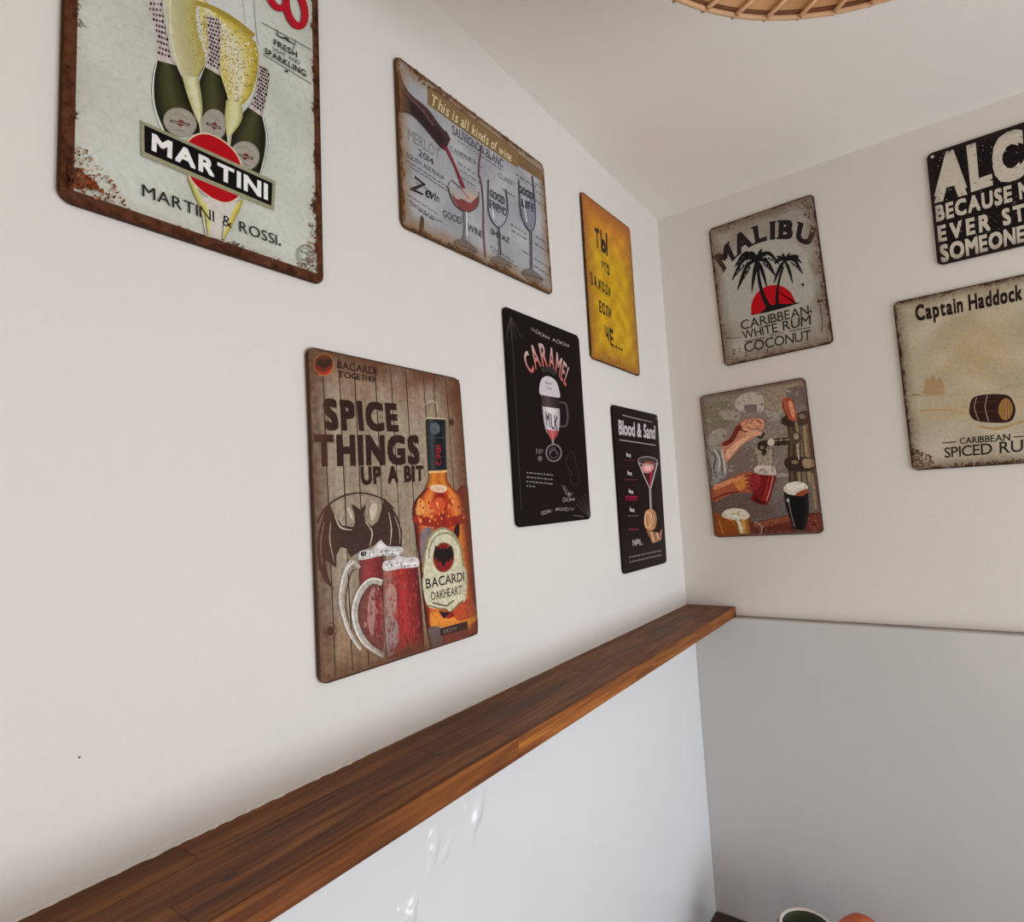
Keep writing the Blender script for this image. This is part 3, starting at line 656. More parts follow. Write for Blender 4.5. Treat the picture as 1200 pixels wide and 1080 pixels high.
s.T4('BACARDI', (228, 140), (470, 184), (470, 230), (228, 186), (40, 28, 26), serif=.09, bold=.022); s.T4('TOGETHER', (235, 200), (468, 240), (468, 272), (235, 242), (40, 28, 26), serif=.08, bold=.022)
s.part('lettering', 'large dark brown slogan lettering')
BR_ = (50, 28, 24)
s.T4('SPICE', (143, 366), (588, 398), (602, 572), (158, 562), BR_, bold=.062, gap=.10)
s.T4('THINGS', (92, 583), (722, 590), (728, 768), (98, 782), BR_, bold=.062, gap=.10)
s.T4('UP A BIT', (370, 778), (750, 772), (752, 868), (378, 892), BR_, bold=.055, gap=.09)
s.part('bat_picture', 'large dark brown bat emblem')
s.crop(*E_); DB = (66, 42, 36)
s.ring(365, 130, 262, 245, 9, DB, 0, 195, 322)
s.poly([(330, 90), (260, 80), (215, 20), (180, -55), (150, 20), (120, 120), (110, 230), (125, 340), (160, 420), (212, 470), (175, 390), (160, 290), (190, 310), (225, 335), (225, 260), (250, 210), (290, 220), (310, 270), (345, 250), (360, 240),
        (420, 215), (470, 190), (520, 205), (600, 215), (618, 210), (622, 120), (590, 20), (550, -40), (515, -85), (500, -20), (480, 50), (440, 85), (400, 60), (392, 10), (404, -44), (370, -15), (316, -50), (335, 10), (340, 60)], DB)
LB = (196, 180, 160)
for P_, w_ in (([(190, 60), (185, 170), (212, 300)], 7), ([(215, 20), (250, 90), (318, 108)], 11), ([(540, 0), (556, 100), (548, 200)], 7), ([(400, 60), (440, 120), (425, 205)], 8), ([(575, 20), (605, 110), (606, 190)], 5), ([(150, 60), (130, 190), (140, 320)], 5)):
    s.line(P_, w_, LB, sm=True, taper=(.4, 1, .4))
s.blob([(285, -30), (300, 20), (325, 45), (318, 10), (305, -20)], LB); s.blob([(430, -40), (425, 20), (440, 50), (465, 10), (470, -50)], LB)
s.part('mug_picture', 'printed glass mug behind')
s.loft([(362, 285), (365, 430), (370, 560)], [(512, 262), (512, 400), (512, 600)], [(110, 52, 50), (150, 60, 58), (128, 44, 44), (100, 40, 40)])
s.line([(365, 335), (318, 300), (285, 345), (262, 430), (250, 540), (275, 650), (312, 740), (372, 828)], 34, (176, 168, 158), sm=True, taper=(.7, 1, .9, .6)); s.line([(330, 300), (290, 335), (262, 400), (247, 520), (272, 650), (312, 745), (368, 830)], 9, (222, 216, 206), sm=True)
s.line([(345, 345), (318, 360), (290, 460), (282, 560), (300, 660)], 5, (84, 66, 56), sm=True)
s.blob([(362, 240), (400, 228), (440, 222), (470, 185), (492, 168), (515, 190), (540, 205), (620, 212), (608, 258), (500, 262), (366, 288)], (196, 192, 190)); s.line([(366, 262), (480, 250), (608, 240)], 8, (232, 230, 228)); s.poly([(372, 238), (404, 236), (404, 262), (372, 264)], (44, 36, 38)); s.ell(492, 205, 22, 20, (222, 218, 216)); s.dabs(26, [(380, 240), (600, 220), (600, 250), (380, 270)], (4, 10), [(120, 112, 112), (235, 233, 230), (160, 152, 150)], 3)
s.part('mug_picture', 'printed glass mug in front, full of red drink')
s.blob([(470, 430), (420, 440), (380, 500), (362, 600), (375, 700), (420, 780), (500, 840), (512, 600)], (122, 66, 60)); s.blob([(440, 460), (460, 560), (450, 700), (430, 740), (410, 640), (420, 520)], (170, 122, 112)); s.blob([(478, 470), (492, 560), (486, 700), (470, 720), (466, 560)], (140, 40, 42))
s.loft([(506, 345), (510, 600), (530, 885)], [(714, 325), (738, 560), (757, 832)], [(134, 92, 80), (160, 120, 108), (150, 66, 58), (160, 46, 44), (176, 54, 50), (140, 40, 40), (120, 36, 36), (78, 22, 26)])
s.blob([(520, 640), (580, 640), (600, 760), (560, 850), (530, 850)], (150, 128, 124)); s.blob([(545, 430), (585, 480), (580, 600), (535, 620), (520, 520)], (172, 134, 120)); s.blob([(560, 860), (680, 800), (745, 800), (750, 838), (540, 882)], (120, 60, 44))
s.dabs(170, [(520, 370), (710, 340), (740, 800), (540, 860)], (2, 6), [(168, 62, 56), (134, 40, 40), (176, 84, 76), (150, 50, 46)], 5, 4.0)
s.dabs(60, [(380, 480), (500, 430), (505, 820), (420, 760), (375, 620)], (2, 6), [(150, 90, 80), (110, 44, 42), (176, 130, 118)], 15, 4.0)
s.line([(500, 425), (440, 412), (388, 450), (348, 520), (332, 600), (345, 690), (390, 775), (440, 825), (508, 862)], 40, (178, 170, 160), sm=True, taper=(.9, 1, 1, .8)); s.line([(500, 412), (435, 402), (375, 445), (338, 520), (322, 600), (338, 700), (385, 790), (500, 868)], 9, (228, 222, 212), sm=True); s.line([(490, 448), (440, 440), (400, 475), (368, 545), (360, 620), (375, 700), (420, 770), (500, 830)], 7, (84, 60, 52), sm=True)
s.blob([(508, 300), (560, 285), (590, 262), (640, 272), (712, 275), (716, 326), (620, 338), (512, 352)], (206, 200, 198)); s.line([(520, 325), (620, 315), (712, 305)], 12, (236, 232, 228)); s.dabs(26, [(520, 300), (700, 280), (705, 320), (520, 340)], (4, 10), [(130, 118, 116), (240, 238, 235), (170, 158, 152)], 7)
s.part('bottle_picture', 'printed amber rum bottle')
AM = [(70, 18, 16), (206, 96, 44), (222, 130, 58), (158, 42, 28), (134, 26, 24), (196, 78, 36), (226, 132, 56), (120, 34, 24)]
s.blob([(600+95+230, 0), (1020, -150), (1060, 200), (1075, 600), (1072, 740), (1040, 740)], (120, 44, 34))
s.loft([(778, -165), (735, -110), (694, -60), (684, 0), (698, 100), (728, 330), (748, 520), (770, 700), (795, 812)], [(902, -170), (950, -120), (985, -80), (1000, 0), (1016, 120), (1036, 330), (1052, 520), (1062, 660), (1066, 752)], AM)
s.blob([(700, 20), (850, 40), (1000, 10), (1010, 60), (860, 90), (706, 70)], (150, 40, 28)); s.blob([(720, -80), (760, -50), (750, 10), (705, 10)], (226, 150, 80)); s.blob([(900, -110), (960, -60), (970, 0), (920, -10)], (214, 120, 60)); s.blob([(800, -60), (850, -90), (880, -40), (840, 10), (800, 0)], (206, 84, 44))
s.dabs(60, [(700, -60), (960, -90), (1000, 0), (1010, 70), (700, 80)], (4, 9), [(222, 134, 66), (140, 34, 22), (190, 70, 36), (232, 160, 92)], 9, 2.0)
s.blob([(735, 110), (800, 95), (790, 180), (770, 300), (745, 330), (728, 220)], (130, 112, 116)); s.blob([(930, 110), (960, 60), (965, 130), (945, 170)], (50, 14, 14))
s.blob([(795, 600), (900, 640), (1050, 560), (1058, 660), (900, 690), (800, 700)], (228, 140, 56)); s.blob([(930, 560), (1040, 520), (1050, 620), (950, 650)], (188, 78, 46))
s.blob([(780, 700), (850, 695), (862, 790), (800, 806)], (112, 98, 98)); s.poly([(845, 700), (1012, 655), (1016, 705), (850, 748)], (34, 26, 28)); s.poly([(860, 744), (1060, 692), (1066, 752), (862, 800)], (140, 58, 46)); s.T4('SMOOTH', (866, 706), (945, 686), (946, 710), (868, 732), (150, 140, 135), gap=.1)
s.part('bottle_picture', 'printed black bottle neck and cap')
s.crop(*D)
s.poly([(752, 498), (766, 482), (880, 490), (886, 502)], (200, 180, 150))
s.loft([(764, 492), (768, 600), (778, 812)], [(880, 496), (882, 610), (889, 806)], [(30, 32, 34), (62, 68, 72), (24, 26, 30), (18, 20, 24), (40, 46, 52)])
s.line([(768, 606), (884, 606)], 5, (70, 76, 80)); s.blob([(790, 525), (835, 520), (845, 570), (800, 585)], (84, 92, 98))
s.T4('1862', (852, 650), (854, 775), (822, 775), (820, 650), (150, 30, 44), bold=.01)
s.poly([(777, 806), (889, 800), (890, 814), (778, 822)], (222, 176, 110)); s.loft([(779, 822), (779, 860), (760, 905)], [(890, 814), (892, 860), (920, 905)], [(150, 80, 30), (220, 140, 50), (190, 100, 34), (214, 130, 50), (120, 54, 24)])
s.blob([(785, 900), (840, 888), (890, 905), (870, 935), (810, 930)], (226, 190, 160))
s.part('bottle_label', 'cream bottle label with red bat disc')
s.crop(*E_)
s.blob([(748, 380), (752, 250), (780, 150), (830, 100), (880, 92), (935, 130), (975, 210), (992, 330), (990, 400), (870, 420)], (150, 140, 100)); s.blob([(756, 380), (762, 255), (788, 160), (834, 112), (880, 104), (928, 140), (965, 215), (982, 330), (980, 400), (870, 420)], (206, 200, 172))
s.ring(872, 250, 92, 125, 12, (150, 146, 120), 4, 165, 330, 24); s.blob([(748, 372), (870, 380), (998, 330), (1002, 520), (960, 545), (908, 600), (878, 578), (770, 562)], (206, 200, 170))
s.ell(868, 272, 66, 92, (150, 120, 70), 3); s.ell(868, 272, 60, 86, (134, 30, 32), 3); bat(868, 262, 62, 84, (28, 16, 18))
s.T4('BACARDI', (756, 402), (990, 358), (993, 412), (762, 462), (30, 24, 24), serif=.07, bold=.015); s.T4('OAKHEART', (785, 482), (978, 440), (976, 490), (795, 532), (40, 34, 34), serif=.06, bold=.01)
s.line([(772, 560), (880, 590), (910, 600), (985, 530)], 8, (120, 108, 70)); s.line([(800, 545), (885, 565), (930, 530)], 8, (60, 50, 40)); s.poly([(835, 590), (880, 606), (912, 602), (870, 640)], (34, 24, 26))
s.screw(*s.uv(1050, 715), .16)
s.end()

# ------------------------------------------------------------------ black coffee sign
m = tin_mat('tin_coffee', 20, 30, (.012, .008, .008), .5, 1.2, vig=(.008, .005, .005), vigk=.3, rough=.4, gloss=.1)
s = Sign('L', 20, 30, [(589.9, 357.8), (678.5, 393.5), (692.7, 607.9), (605.9, 618.3)], GL, (20, 12, 12), 'black tin sign with a chalk drawn coffee glass under arched lettering', m)
s.crop(580, 350, .2593)
CH = (165, 150, 150)
s.part('chalk_ornament', 'grey chalk ornaments')
for a in range(7):
    t = math.radians(60+a*14); s.line([(72, 80), (72+95*math.cos(t), 80+110*math.sin(t))], 4, (110, 100, 100), taper=(.3, 1, .3)); t = math.radians(215+a*14); s.line([(425, 985), (425+70*math.cos(t), 985+105*math.sin(t))], 4, (110, 100, 100), taper=(.3, 1, .3))
def floral(P, seed, n=16):
    r = random.Random(seed)
    for i in range(n):
        p = along(P, i/(n-1)); k = r.choice((0, 1, 2, 2, 1, 3))
        if k == 0: s.ring(p[0], p[1], 6, 8, 3, (135, 125, 125), n=10)
        elif k == 3: pass
        elif k == 1: s.line([(p[0]-7, p[1]-8), (p[0], p[1]+6), (p[0]+7, p[1]-6)], 3.5, (120, 110, 110), sm=True)
        else: s.ell(p[0], p[1], 4, 6, (150, 140, 140))
floral([(170, 138), (230, 172), (270, 188), (330, 212)], 1); floral([(215, 968), (280, 950), (350, 950)], 2); floral([(310, 850), (325, 880), (345, 880), (310, 910), (355, 905)], 3, 14)
s.line([(72, 80), (95, 500), (118, 960)], 2, (80, 72, 72)); s.line([(355, 800), (320, 740), (345, 690), (370, 760), (380, 830), (350, 840), (335, 790)], 4, (62, 48, 40), sm=True)
s.part('lettering', 'pale pink arched lettering')
s.text('CARAMEL', [(160, 345), (188, 318), (215, 308), (250, 318), (285, 352), (318, 398)], [(122, 262), (160, 212), (205, 200), (258, 222), (308, 275), (345, 328)], (186, 96, 90), bold=.022, c2=(200, 172, 166), gap=.14)
s.line([(210, 325), (245, 318), (275, 345)], 22, (54, 44, 46), sm=True); s.part('lettering', 'tiny white lettering')
rr = random.Random(8)
for i in range(4):
    x = 142; y = 785+i*20; e = [255, 258, 250, 178][i]
    while x < e: w_ = rr.uniform(6, 16); s.line([(x, y+(x-142)*.1), (x+w_, y+(x+w_-142)*.1)], 5, (150, 142, 142)); x += w_+5
s.T4('№', (185, 675), (215, 680), (215, 705), (185, 700), (130, 120, 120)); s.ell(202, 722, 10, 12, (110, 100, 102))
s.line([(352, 978), (400, 984)], 3, (130, 120, 120))
s.part('glass_picture', 'printed coffee glass with white milk layers')
s.line([(288, 468), (318, 476), (327, 530), (320, 572), (292, 576)], 10, (78, 68, 72), sm=True)
s.blob([(200, 395), (212, 360), (240, 350), (272, 370), (288, 410), (290, 448), (240, 440), (203, 432)], (205, 196, 200)); s.T4('Heart', (225, 370), (257, 378), (256, 392), (225, 384), (60, 50, 54)); s.T4('Love', (230, 392), (256, 398), (256, 412), (230, 406), (60, 50, 54))
s.loft([(203, 434), (208, 488)], [(290, 448), (290, 496)], [(50, 38, 40), (84, 68, 70), (60, 46, 48), (40, 30, 32)], sm=False)
s.loft([(212, 486), (220, 560), (232, 606)], [(291, 497), (292, 560), (284, 612)], [(176, 166, 170), (222, 214, 214), (214, 206, 208), (168, 156, 160)])
s.T4('MILK', (226, 508), (282, 532), (284, 604), (232, 574), (60, 46, 50), bold=.03, gap=.12)
s.loft([(228, 590), (240, 616), (252, 636)], [(290, 598), (276, 626), (266, 640)], [(150, 60, 62), (196, 110, 106), (140, 40, 46)])
s.line([(258, 634), (262, 662)], 9, (150, 140, 142)); s.ring(264, 696, 34, 38, 7, (120, 112, 116)); s.ring(264, 696, 20, 24, 4, (90, 80, 84), 0, 30, 300); s.line([(245, 700), (265, 680), (284, 704)], 4, (130, 120, 124), sm=True)
s.end()

# ------------------------------------------------------------------ yellow sign
m = tin_mat('tin_yellow', 20, 30, (.16, .06, .02), 1.2, .75, vig=(.30, .10, .03), vigw=4.2, vigk=.85)
s = Sign('L', 20, 30, [(680.7, 222.9), (738.4, 267.3), (750.4, 441), (693.3, 419.3)], 1.45, (176, 128, 24), 'yellow tin sign with dark Cyrillic lettering near the room corner', m)
s.crop(670, 210, .2222)
s.part('printed_ground', 'mottled yellow and orange printed ground')
s.field(.3, 19.7, .3, 29.7, 26, 40, lambda u, v: mixc(mixc((192, 152, 26), (166, 124, 20), .5+.5*nz(u, v, .7)), (186, 92, 34), max(0, (v-20)/10)*(.7+.3*nz(u, v, .5, 1))))
s.part('lettering', 'dark brown Cyrillic lettering')
BK = (44, 34, 22)
s.T4('ТЫ', (120, 252), (187, 285), (190, 408), (127, 352), BK, bold=.055, gap=.16)
s.T4('ЭТО', (154, 425), (198, 452), (200, 514), (158, 474), BK, bold=.055, gap=.16)
s.T4('ЗАХОДИ', (92, 482), (203, 570), (206, 630), (98, 566), BK, bold=.055, gap=.16)
s.T4('ЕСЛИ', (142, 634), (208, 680), (209, 736), (146, 700), BK, bold=.055, gap=.16)
s.T4('ЧЕ', (172, 765), (218, 795), (222, 890), (182, 850), BK, bold=.055, gap=.16)
for x, y in ((234, 884), (250, 892), (264, 899)): s.ell(x, y, 5, 8, BK)
s.line([(200, 965), (270, 975)], 3, (90, 60, 30))
s.end()

# ------------------------------------------------------------------ black cocktail sign
m = tin_mat('tin_cocktail', 20, 30, (.012, .008, .008), .5, 1.2, vig=(.008, .005, .005), vigk=.3, rough=.4, gloss=.1)
s = Sign('L', 20, 30, [(716.9, 473.6), (770.7, 485.9), (781.6, 659), (730.9, 673)], 1.45, (20, 11, 13), 'black tin sign with a cocktail glass and recipe, just above the shelf', m)
s.crop(705, 465, .1991)
s.part('lettering', 'grey title lettering between two lines')
s.line([(122, 106), (296, 148)], 4, (150, 140, 138)); s.line([(104, 252), (318, 284)], 5, (160, 150, 148)); s.line([(125, 112), (240, 138)], 2, (110, 100, 100))
s.T4('Blood & Sand', (98, 132), (315, 168), (316, 250), (102, 222), (178, 170, 172), bold=.035, gap=.02)
s.part('lettering', 'small recipe lettering')
for i, (x, y) in enumerate(((146, 325), (152, 432), (160, 540), (167, 648))): s.T4('1oz', (x, y), (x+26, y+5), (x+26, y+30), (x, y+25), (200, 194, 194), bold=.02)
for (x, y, L_, c, w_) in ((130, 372, 66, (80, 24, 32), 7), (135, 405, 55, (60, 22, 28), 5), (135, 486, 75, (88, 36, 40), 8), (180, 515, 30, (60, 24, 28), 4), (138, 588, 72, (130, 22, 48), 14), (140, 604, 68, (120, 22, 44), 9), (152, 698, 62, (120, 100, 104), 4), (158, 742, 40, (60, 24, 30), 4), (160, 778, 58, (120, 48, 58), 8)):
    x1 = x; rr = random.Random(int(x+y))
    while x1 < x+L_: g = rr.uniform(7, 18); s.line([(x1, y), (min(x1+g, x+L_), y+2)], w_, c); x1 += g+3
s.T4('№1', (180, 840), (226, 834), (228, 872), (184, 876), (160, 152, 152), bold=.02); s.ell(236, 866, 3, 8, (140, 130, 130))
for (a, b) in (((160, 944), (352, 902)), ((162, 972), (356, 928))):
    for i in range(14): p = along([a, b], i/14); q = along([a, b], (i+.7)/14); s.line([p, q], 7, (125, 115, 115))
s.part('glass_picture', 'printed cocktail glass with orange peel foot')
s.blob([(216, 380), (240, 358), (275, 352), (310, 362), (326, 384), (300, 400), (245, 402)], (58, 44, 48)); s.poly([(226, 400), (320, 398), (284, 532)], (62, 16, 26)); s.poly([(282, 450), (300, 440), (292, 530), (280, 530)], (140, 30, 52))
s.blob([(234, 408), (262, 390), (300, 398), (306, 420), (284, 444), (250, 446), (236, 428)], (186, 124, 120)); s.blob([(248, 412), (270, 402), (290, 410), (286, 428), (262, 434)], (208, 160, 152)); s.line([(240, 398), (270, 380), (305, 392)], 6, (150, 60, 50), sm=True)
s.ring(270, 377, 57, 25, 5, (140, 132, 134), 4); s.line([(214, 382), (245, 460), (282, 540)], 6, (160, 152, 152)); s.line([(327, 386), (308, 460), (286, 540)], 7, (172, 164, 164))
s.line([(284, 538), (289, 668)], 13, (120, 112, 112)); s.line([(281, 545), (286, 665)], 4, (180, 174, 172))
s.blob([(250, 700), (262, 668), (290, 660), (315, 680), (322, 730), (310, 775), (280, 786), (252, 762)], (172, 124, 88)); s.ring(272, 724, 20, 44, 5, (212, 178, 140)); s.line([(292, 690), (300, 760)], 6, (205, 168, 130)); s.ring(306, 722, 12, 40, 4, (110, 70, 46)); s.line([(262, 690), (270, 768)], 4, (110, 68, 44))
s.poly([(262, 786), (340, 800), (355, 770), (350, 840), (300, 862), (282, 830)], (150, 108, 80))
for i in range(5): s.line([(275+i*16, 792+i*2), (290+i*14, 852-i*6)], 5, (214, 180, 150) if i % 2 else (96, 60, 44))
s.ell(322, 128, 6, 6, (120, 110, 108))
s.end()

# ------------------------------------------------------------------ coconut rum sign
m = tin_mat('tin_coconut', 20, 30, (.11, .045, .025), 1.5, .70, vig=(.16, .085, .05), vigw=2.6, vigk=.75)
s = Sign('B', 20, 30, [(830, 268.8), (953, 226.4), (977.2, 401.5), (848.9, 429.4)], GB, (128, 120, 108), 'grey tin sign with two black palms over a red half sun', m)
s.crop(820, 220, .1991)
s.part('printed_ground', 'pale grey printed ground')
s.field(.3, 19.7, .3, 29.7, 28, 42, lambda u, v: mixc((152, 150, 142), (128, 122, 112), .45+.45*nz(u, v, .45)+max(0, (v-22)/14)))
s.blob([(135, 500), (200, 420), (290, 350), (400, 312), (500, 312), (590, 345), (640, 430), (670, 560), (640, 680), (440, 740), (240, 790), (150, 740), (120, 620)], (148, 147, 139))
s.part('lettering', 'large black arched name')
s.text('MALIBU', [(137, 502), (212, 415), (305, 345), (395, 312), (470, 303), (560, 312), (655, 350)], [(74, 415), (150, 333), (235, 262), (330, 222), (440, 194), (560, 192), (695, 243)], (30, 24, 26), bold=.06, serif=.11, gap=.13)
s.part('lettering', 'black serif lettering in three rows')
KK = (34, 30, 30)
s.T4('CARIBBEAN', (238, 782), (640, 690), (645, 745), (244, 838), KK, serif=.06, bold=.008)
s.T4('WHITE RUM', (245, 846), (655, 745), (655, 805), (255, 892), KK, serif=.06, bold=.008)
s.T4('WITH', (412, 856), (494, 840), (494, 866), (414, 882), KK)
s.T4('COCONUT', (258, 910), (655, 834), (656, 893), (265, 970), KK, serif=.06, bold=.008)
s.line([(264, 905), (380, 882)], 5, KK); s.line([(528, 845), (652, 820)], 5, KK); s.line([(145, 889), (245, 880)], 4, (70, 60, 55))
s.part('sun_picture', 'red printed half sun')
s.poly([(290, 752)]+smooth([(303, 748), (304, 690), (325, 635), (365, 595), (420, 573), (480, 578), (530, 610), (556, 655), (562, 685)], False, 6)+[(575, 680)], (156, 8, 20))
s.part('palm_picture', 'two black printed palm trees')
PK = (16, 16, 18)
s.poly([(285, 754), (360, 735), (395, 700), (430, 690), (465, 682), (520, 684), (604, 672), (520, 700), (400, 732)], PK)
s.line([(342, 455), (350, 540), (372, 630), (412, 712)], 20, PK, sm=True, taper=(.8, 1, 1.6)); s.line([(492, 462), (466, 550), (455, 640), (460, 700)], 15, PK, sm=True, taper=(.8, 1, 1.6))
def frond(c, t, w_, sag=.25):
    c = np.array(c, float); t = np.array(t, float); d = t-c; L_ = math.hypot(*d); mid = c+d*.5+np.array([0, -L_*sag])
    s.line([tuple(c), tuple(mid), tuple(t)], w_, PK, sm=True, taper=(.4, 1, .75, .1))
    for k in (.35, .5, .65, .8):
        a = (1-k)**2*c+2*k*(1-k)*(mid*1.0)+k*k*t; q = a+d/L_*L_*.16+np.array([0, L_*.12]); s.line([tuple(a), tuple(q)], w_*.5, PK, taper=(1, .1))
for t, sg in (((188, 545), .35), ((220, 602), .25), ((306, 608), .05), ((396, 582), .12), ((448, 520), .28), ((470, 452), .4), ((412, 378), .15), ((366, 356), 0), ((300, 372), .1), ((245, 398), .2), ((205, 468), .45)): frond((336, 425), t, 24, sg)
for t, sg in (((436, 562), .15), ((548, 560), .12), ((608, 508), .35), ((602, 442), .3), ((588, 402), .15), ((532, 382), 0), ((488, 382), 0), ((452, 402), .1), ((440, 450), .35)): frond((502, 430), t, 19, sg)
s.part('rust_flecks', 'dark rust flecks down the right side')
for x, y, r in ((704, 662, 16), (722, 572, 12), (742, 640, 12), (608, 570, 9), (745, 690, 10), (620, 158, 8), (654, 728, 7), (705, 410, 10), (738, 610, 9)): s.blob([(x+r*math.cos(a)*random.Random(x+a).uniform(.6, 1.3), y+r*math.sin(a)) for a in (0, 1, 2, 3, 4, 5)], (48, 32, 28))
s.dabs(110, [(640, 60), (690, 240), (790, 880), (740, 900), (700, 700), (690, 420), (620, 90)], (2, 8), [(60, 42, 36), (90, 60, 46), (176, 172, 164)], 6)
s.dabs(70, [(80, 260), (640, 60), (640, 120), (300, 190), (100, 270)], (2, 7), [(70, 52, 44), (96, 80, 70)], 7)
s.dabs(80, [(130, 780), (200, 940), (560, 950), (760, 900), (640, 950), (150, 1035)], (2, 8), [(110, 76, 44), (70, 46, 38), (130, 100, 60)], 8); s.line([(708, 690), (722, 800), (716, 850)], 4, (60, 40, 36), sm=True)
s.end()

# ------------------------------------------------------------------ beer pouring sign
m = tin_mat('tin_beer', 20, 30, (.10, .03, .025), .8, .9, mottle=.30, vig=(.14, .05, .04), vigw=1.2, vigk=.7)
s = Sign('B', 20, 30, [(819.5, 464), (943.3, 441.6), (965.7, 624.9), (837.5, 629.6)], GB*.84, (120, 108, 96), 'painted tin sign of hands pulling beer at a tap, below the palm sign', m)
s.crop(810, 435, .1898)
s.part('printed_ground', 'soft grey painted background')
s.field(.25, 19.75, .25, 29.75, 30, 44, lambda u, v: mixc(mixc((132, 122, 112), (104, 94, 88), (.4 if v < 16 else .1)+.4*nz(u, v, .5)), (92, 80, 78), max(0, (14-v)/14)))
for P_, c in (([(75, 215), (235, 185), (240, 300), (120, 350), (75, 300)], (118, 112, 92)), ([(270, 190), (330, 135), (430, 140), (450, 230), (420, 250), (340, 250), (290, 240)], (172, 164, 154)), ([(330, 210), (400, 205), (400, 245), (340, 250)], (112, 102, 98)),
              ([(180, 240), (290, 250), (300, 290), (220, 300), (180, 280)], (150, 142, 132)), ([(110, 400), (170, 350), (220, 370), (200, 430), (110, 460)], (150, 144, 132)), ([(470, 200), (550, 190), (545, 290), (480, 300)], (150, 142, 136)),
              ([(460, 110), (690, 70), (700, 130), (600, 150), (560, 250), (470, 230)], (146, 128, 110)), ([(580, 120), (650, 90), (690, 100), (700, 190), (640, 200)], (108, 96, 92)), ([(375, 480), (480, 490), (480, 590), (400, 600)], (150, 140, 118)), ([(250, 500), (380, 470), (400, 600), (240, 640)], (116, 100, 92)), ([(520, 630), (600, 628), (600, 646), (520, 650)], (150, 140, 132)), ([(150, 720), (380, 740), (500, 850), (480, 900), (160, 880)], (96, 80, 76))):
    s.blob(P_, c)
s.dabs(150, [(70, 190), (690, 60), (720, 300), (560, 640), (130, 640)], (6, 20), [(140, 132, 122), (112, 104, 98), (158, 150, 140), (124, 112, 104)], 3, .5)
s.part('bar_picture', 'painted red-brown bar top')
s.poly([(135, 880), (240, 950), (400, 925), (600, 888), (795, 870), (812, 985), (146, 1012)], (92, 40, 32)); s.blob([(400, 935), (600, 895), (610, 925), (420, 965)], (128, 72, 52)); s.blob([(720, 900), (800, 890), (800, 970), (740, 980)], (112, 52, 42)); s.dabs(60, [(380, 940), (790, 885), (800, 985), (440, 1000)], (4, 12), [(130, 70, 52), (64, 28, 24), (150, 96, 72)], 4, .5)
s.part('tap_picture', 'painted bronze beer tap with terracotta handle')
s.loft([(585, 290), (600, 400), (596, 520), (606, 690)], [(660, 270), (680, 400), (680, 520), (690, 700)], [(44, 34, 28), (96, 80, 60), (52, 40, 34), (150, 132, 104), (60, 46, 38)])
s.loft([(672, 250), (690, 500), (716, 700)], [(724, 240), (748, 480), (770, 700)], [(64, 50, 40), (160, 138, 104), (120, 100, 76), (60, 46, 38)])
s.loft([(730, 640), (745, 750), (752, 850)], [(764, 630), (782, 750), (790, 850)], [(110, 94, 76), (160, 144, 118), (90, 70, 56)])
s.blob([(560, 290), (600, 268), (640, 300), (625, 340), (580, 335), (556, 315)], (56, 44, 36)); s.blob([(650, 270), (690, 245), (722, 260), (720, 320), (672, 335), (650, 310)], (70, 58, 46)); s.ell(686, 278, 22, 16, (126, 112, 86), 20)
s.blob([(575, 560), (600, 530), (690, 528), (756, 540), (768, 590), (730, 616), (620, 616), (585, 592)], (52, 40, 34)); s.blob([(690, 545), (750, 540), (760, 585), (700, 595)], (156, 132, 104)); s.ell(640, 560, 22, 12, (130, 112, 84))
s.line([(610, 430), (540, 436), (470, 442)], 44, (58, 46, 38)); s.line([(610, 420), (480, 430)], 9, (150, 132, 102)); s.ell(640, 408, 36, 40, (80, 66, 52)); s.ell(648, 402, 16, 20, (156, 140, 112)); s.line([(536, 412), (540, 462)], 9, (34, 26, 24)); s.line([(572, 410), (575, 458)], 9, (34, 26, 24))
s.blob([(415, 440), (455, 425), (476, 445), (460, 480), (468, 495), (446, 525), (432, 492), (412, 478)], (48, 38, 32)); s.ell(438, 470, 12, 12, (120, 108, 86)); s.ell(493, 438, 22, 23, (196, 190, 172)); s.line([(400, 392), (430, 410), (452, 380)], 14, (52, 42, 36), sm=True)
s.line([(655, 450), (665, 545)], 9, (178, 164, 140))
s.blob([(560, 185), (580, 162), (620, 168), (640, 215), (655, 285), (640, 308), (600, 292), (572, 245)], (158, 80, 58)); s.blob([(600, 185), (622, 190), (640, 260), (632, 290), (612, 250)], (206, 138, 108)); s.line([(566, 190), (575, 240), (600, 290)], 6, (92, 36, 28), sm=True)
s.part('hand_picture', 'painted hand on the tap lever with grey sleeve')
s.blob([(188, 445), (240, 412), (272, 345), (318, 305), (372, 290), (420, 294), (452, 305), (452, 345), (425, 372), (380, 412), (330, 442), (290, 482), (238, 545), (205, 548)], (186, 128, 98))
s.blob([(188, 445), (240, 412), (275, 342), (320, 310), (330, 330), (290, 380), (262, 430), (212, 462)], (112, 42, 36)); s.blob([(215, 500), (290, 430), (370, 390), (340, 430), (280, 480), (232, 540)], (218, 168, 138)); s.blob([(300, 330), (360, 300), (410, 300), (400, 330), (340, 350)], (160, 92, 72))
for P_ in ([(300, 322), (335, 296), (372, 300), (392, 330), (384, 356), (350, 346), (318, 352)], [(345, 305), (378, 286), (412, 296), (424, 326), (412, 350), (386, 340)], [(385, 298), (415, 286), (446, 296), (456, 330), (444, 362), (424, 352), (412, 320)]):
    s.blob(P_, (120, 58, 46)); s.blob([(x*.94+372*.06+2, y*.94+325*.06) for x, y in P_], (196, 138, 108))
s.blob([(330, 372), (372, 350), (420, 360), (436, 380), (408, 400), (372, 402), (340, 396)], (206, 154, 124)); s.line([(330, 378), (372, 356), (425, 362)], 5, (120, 60, 48), sm=True)
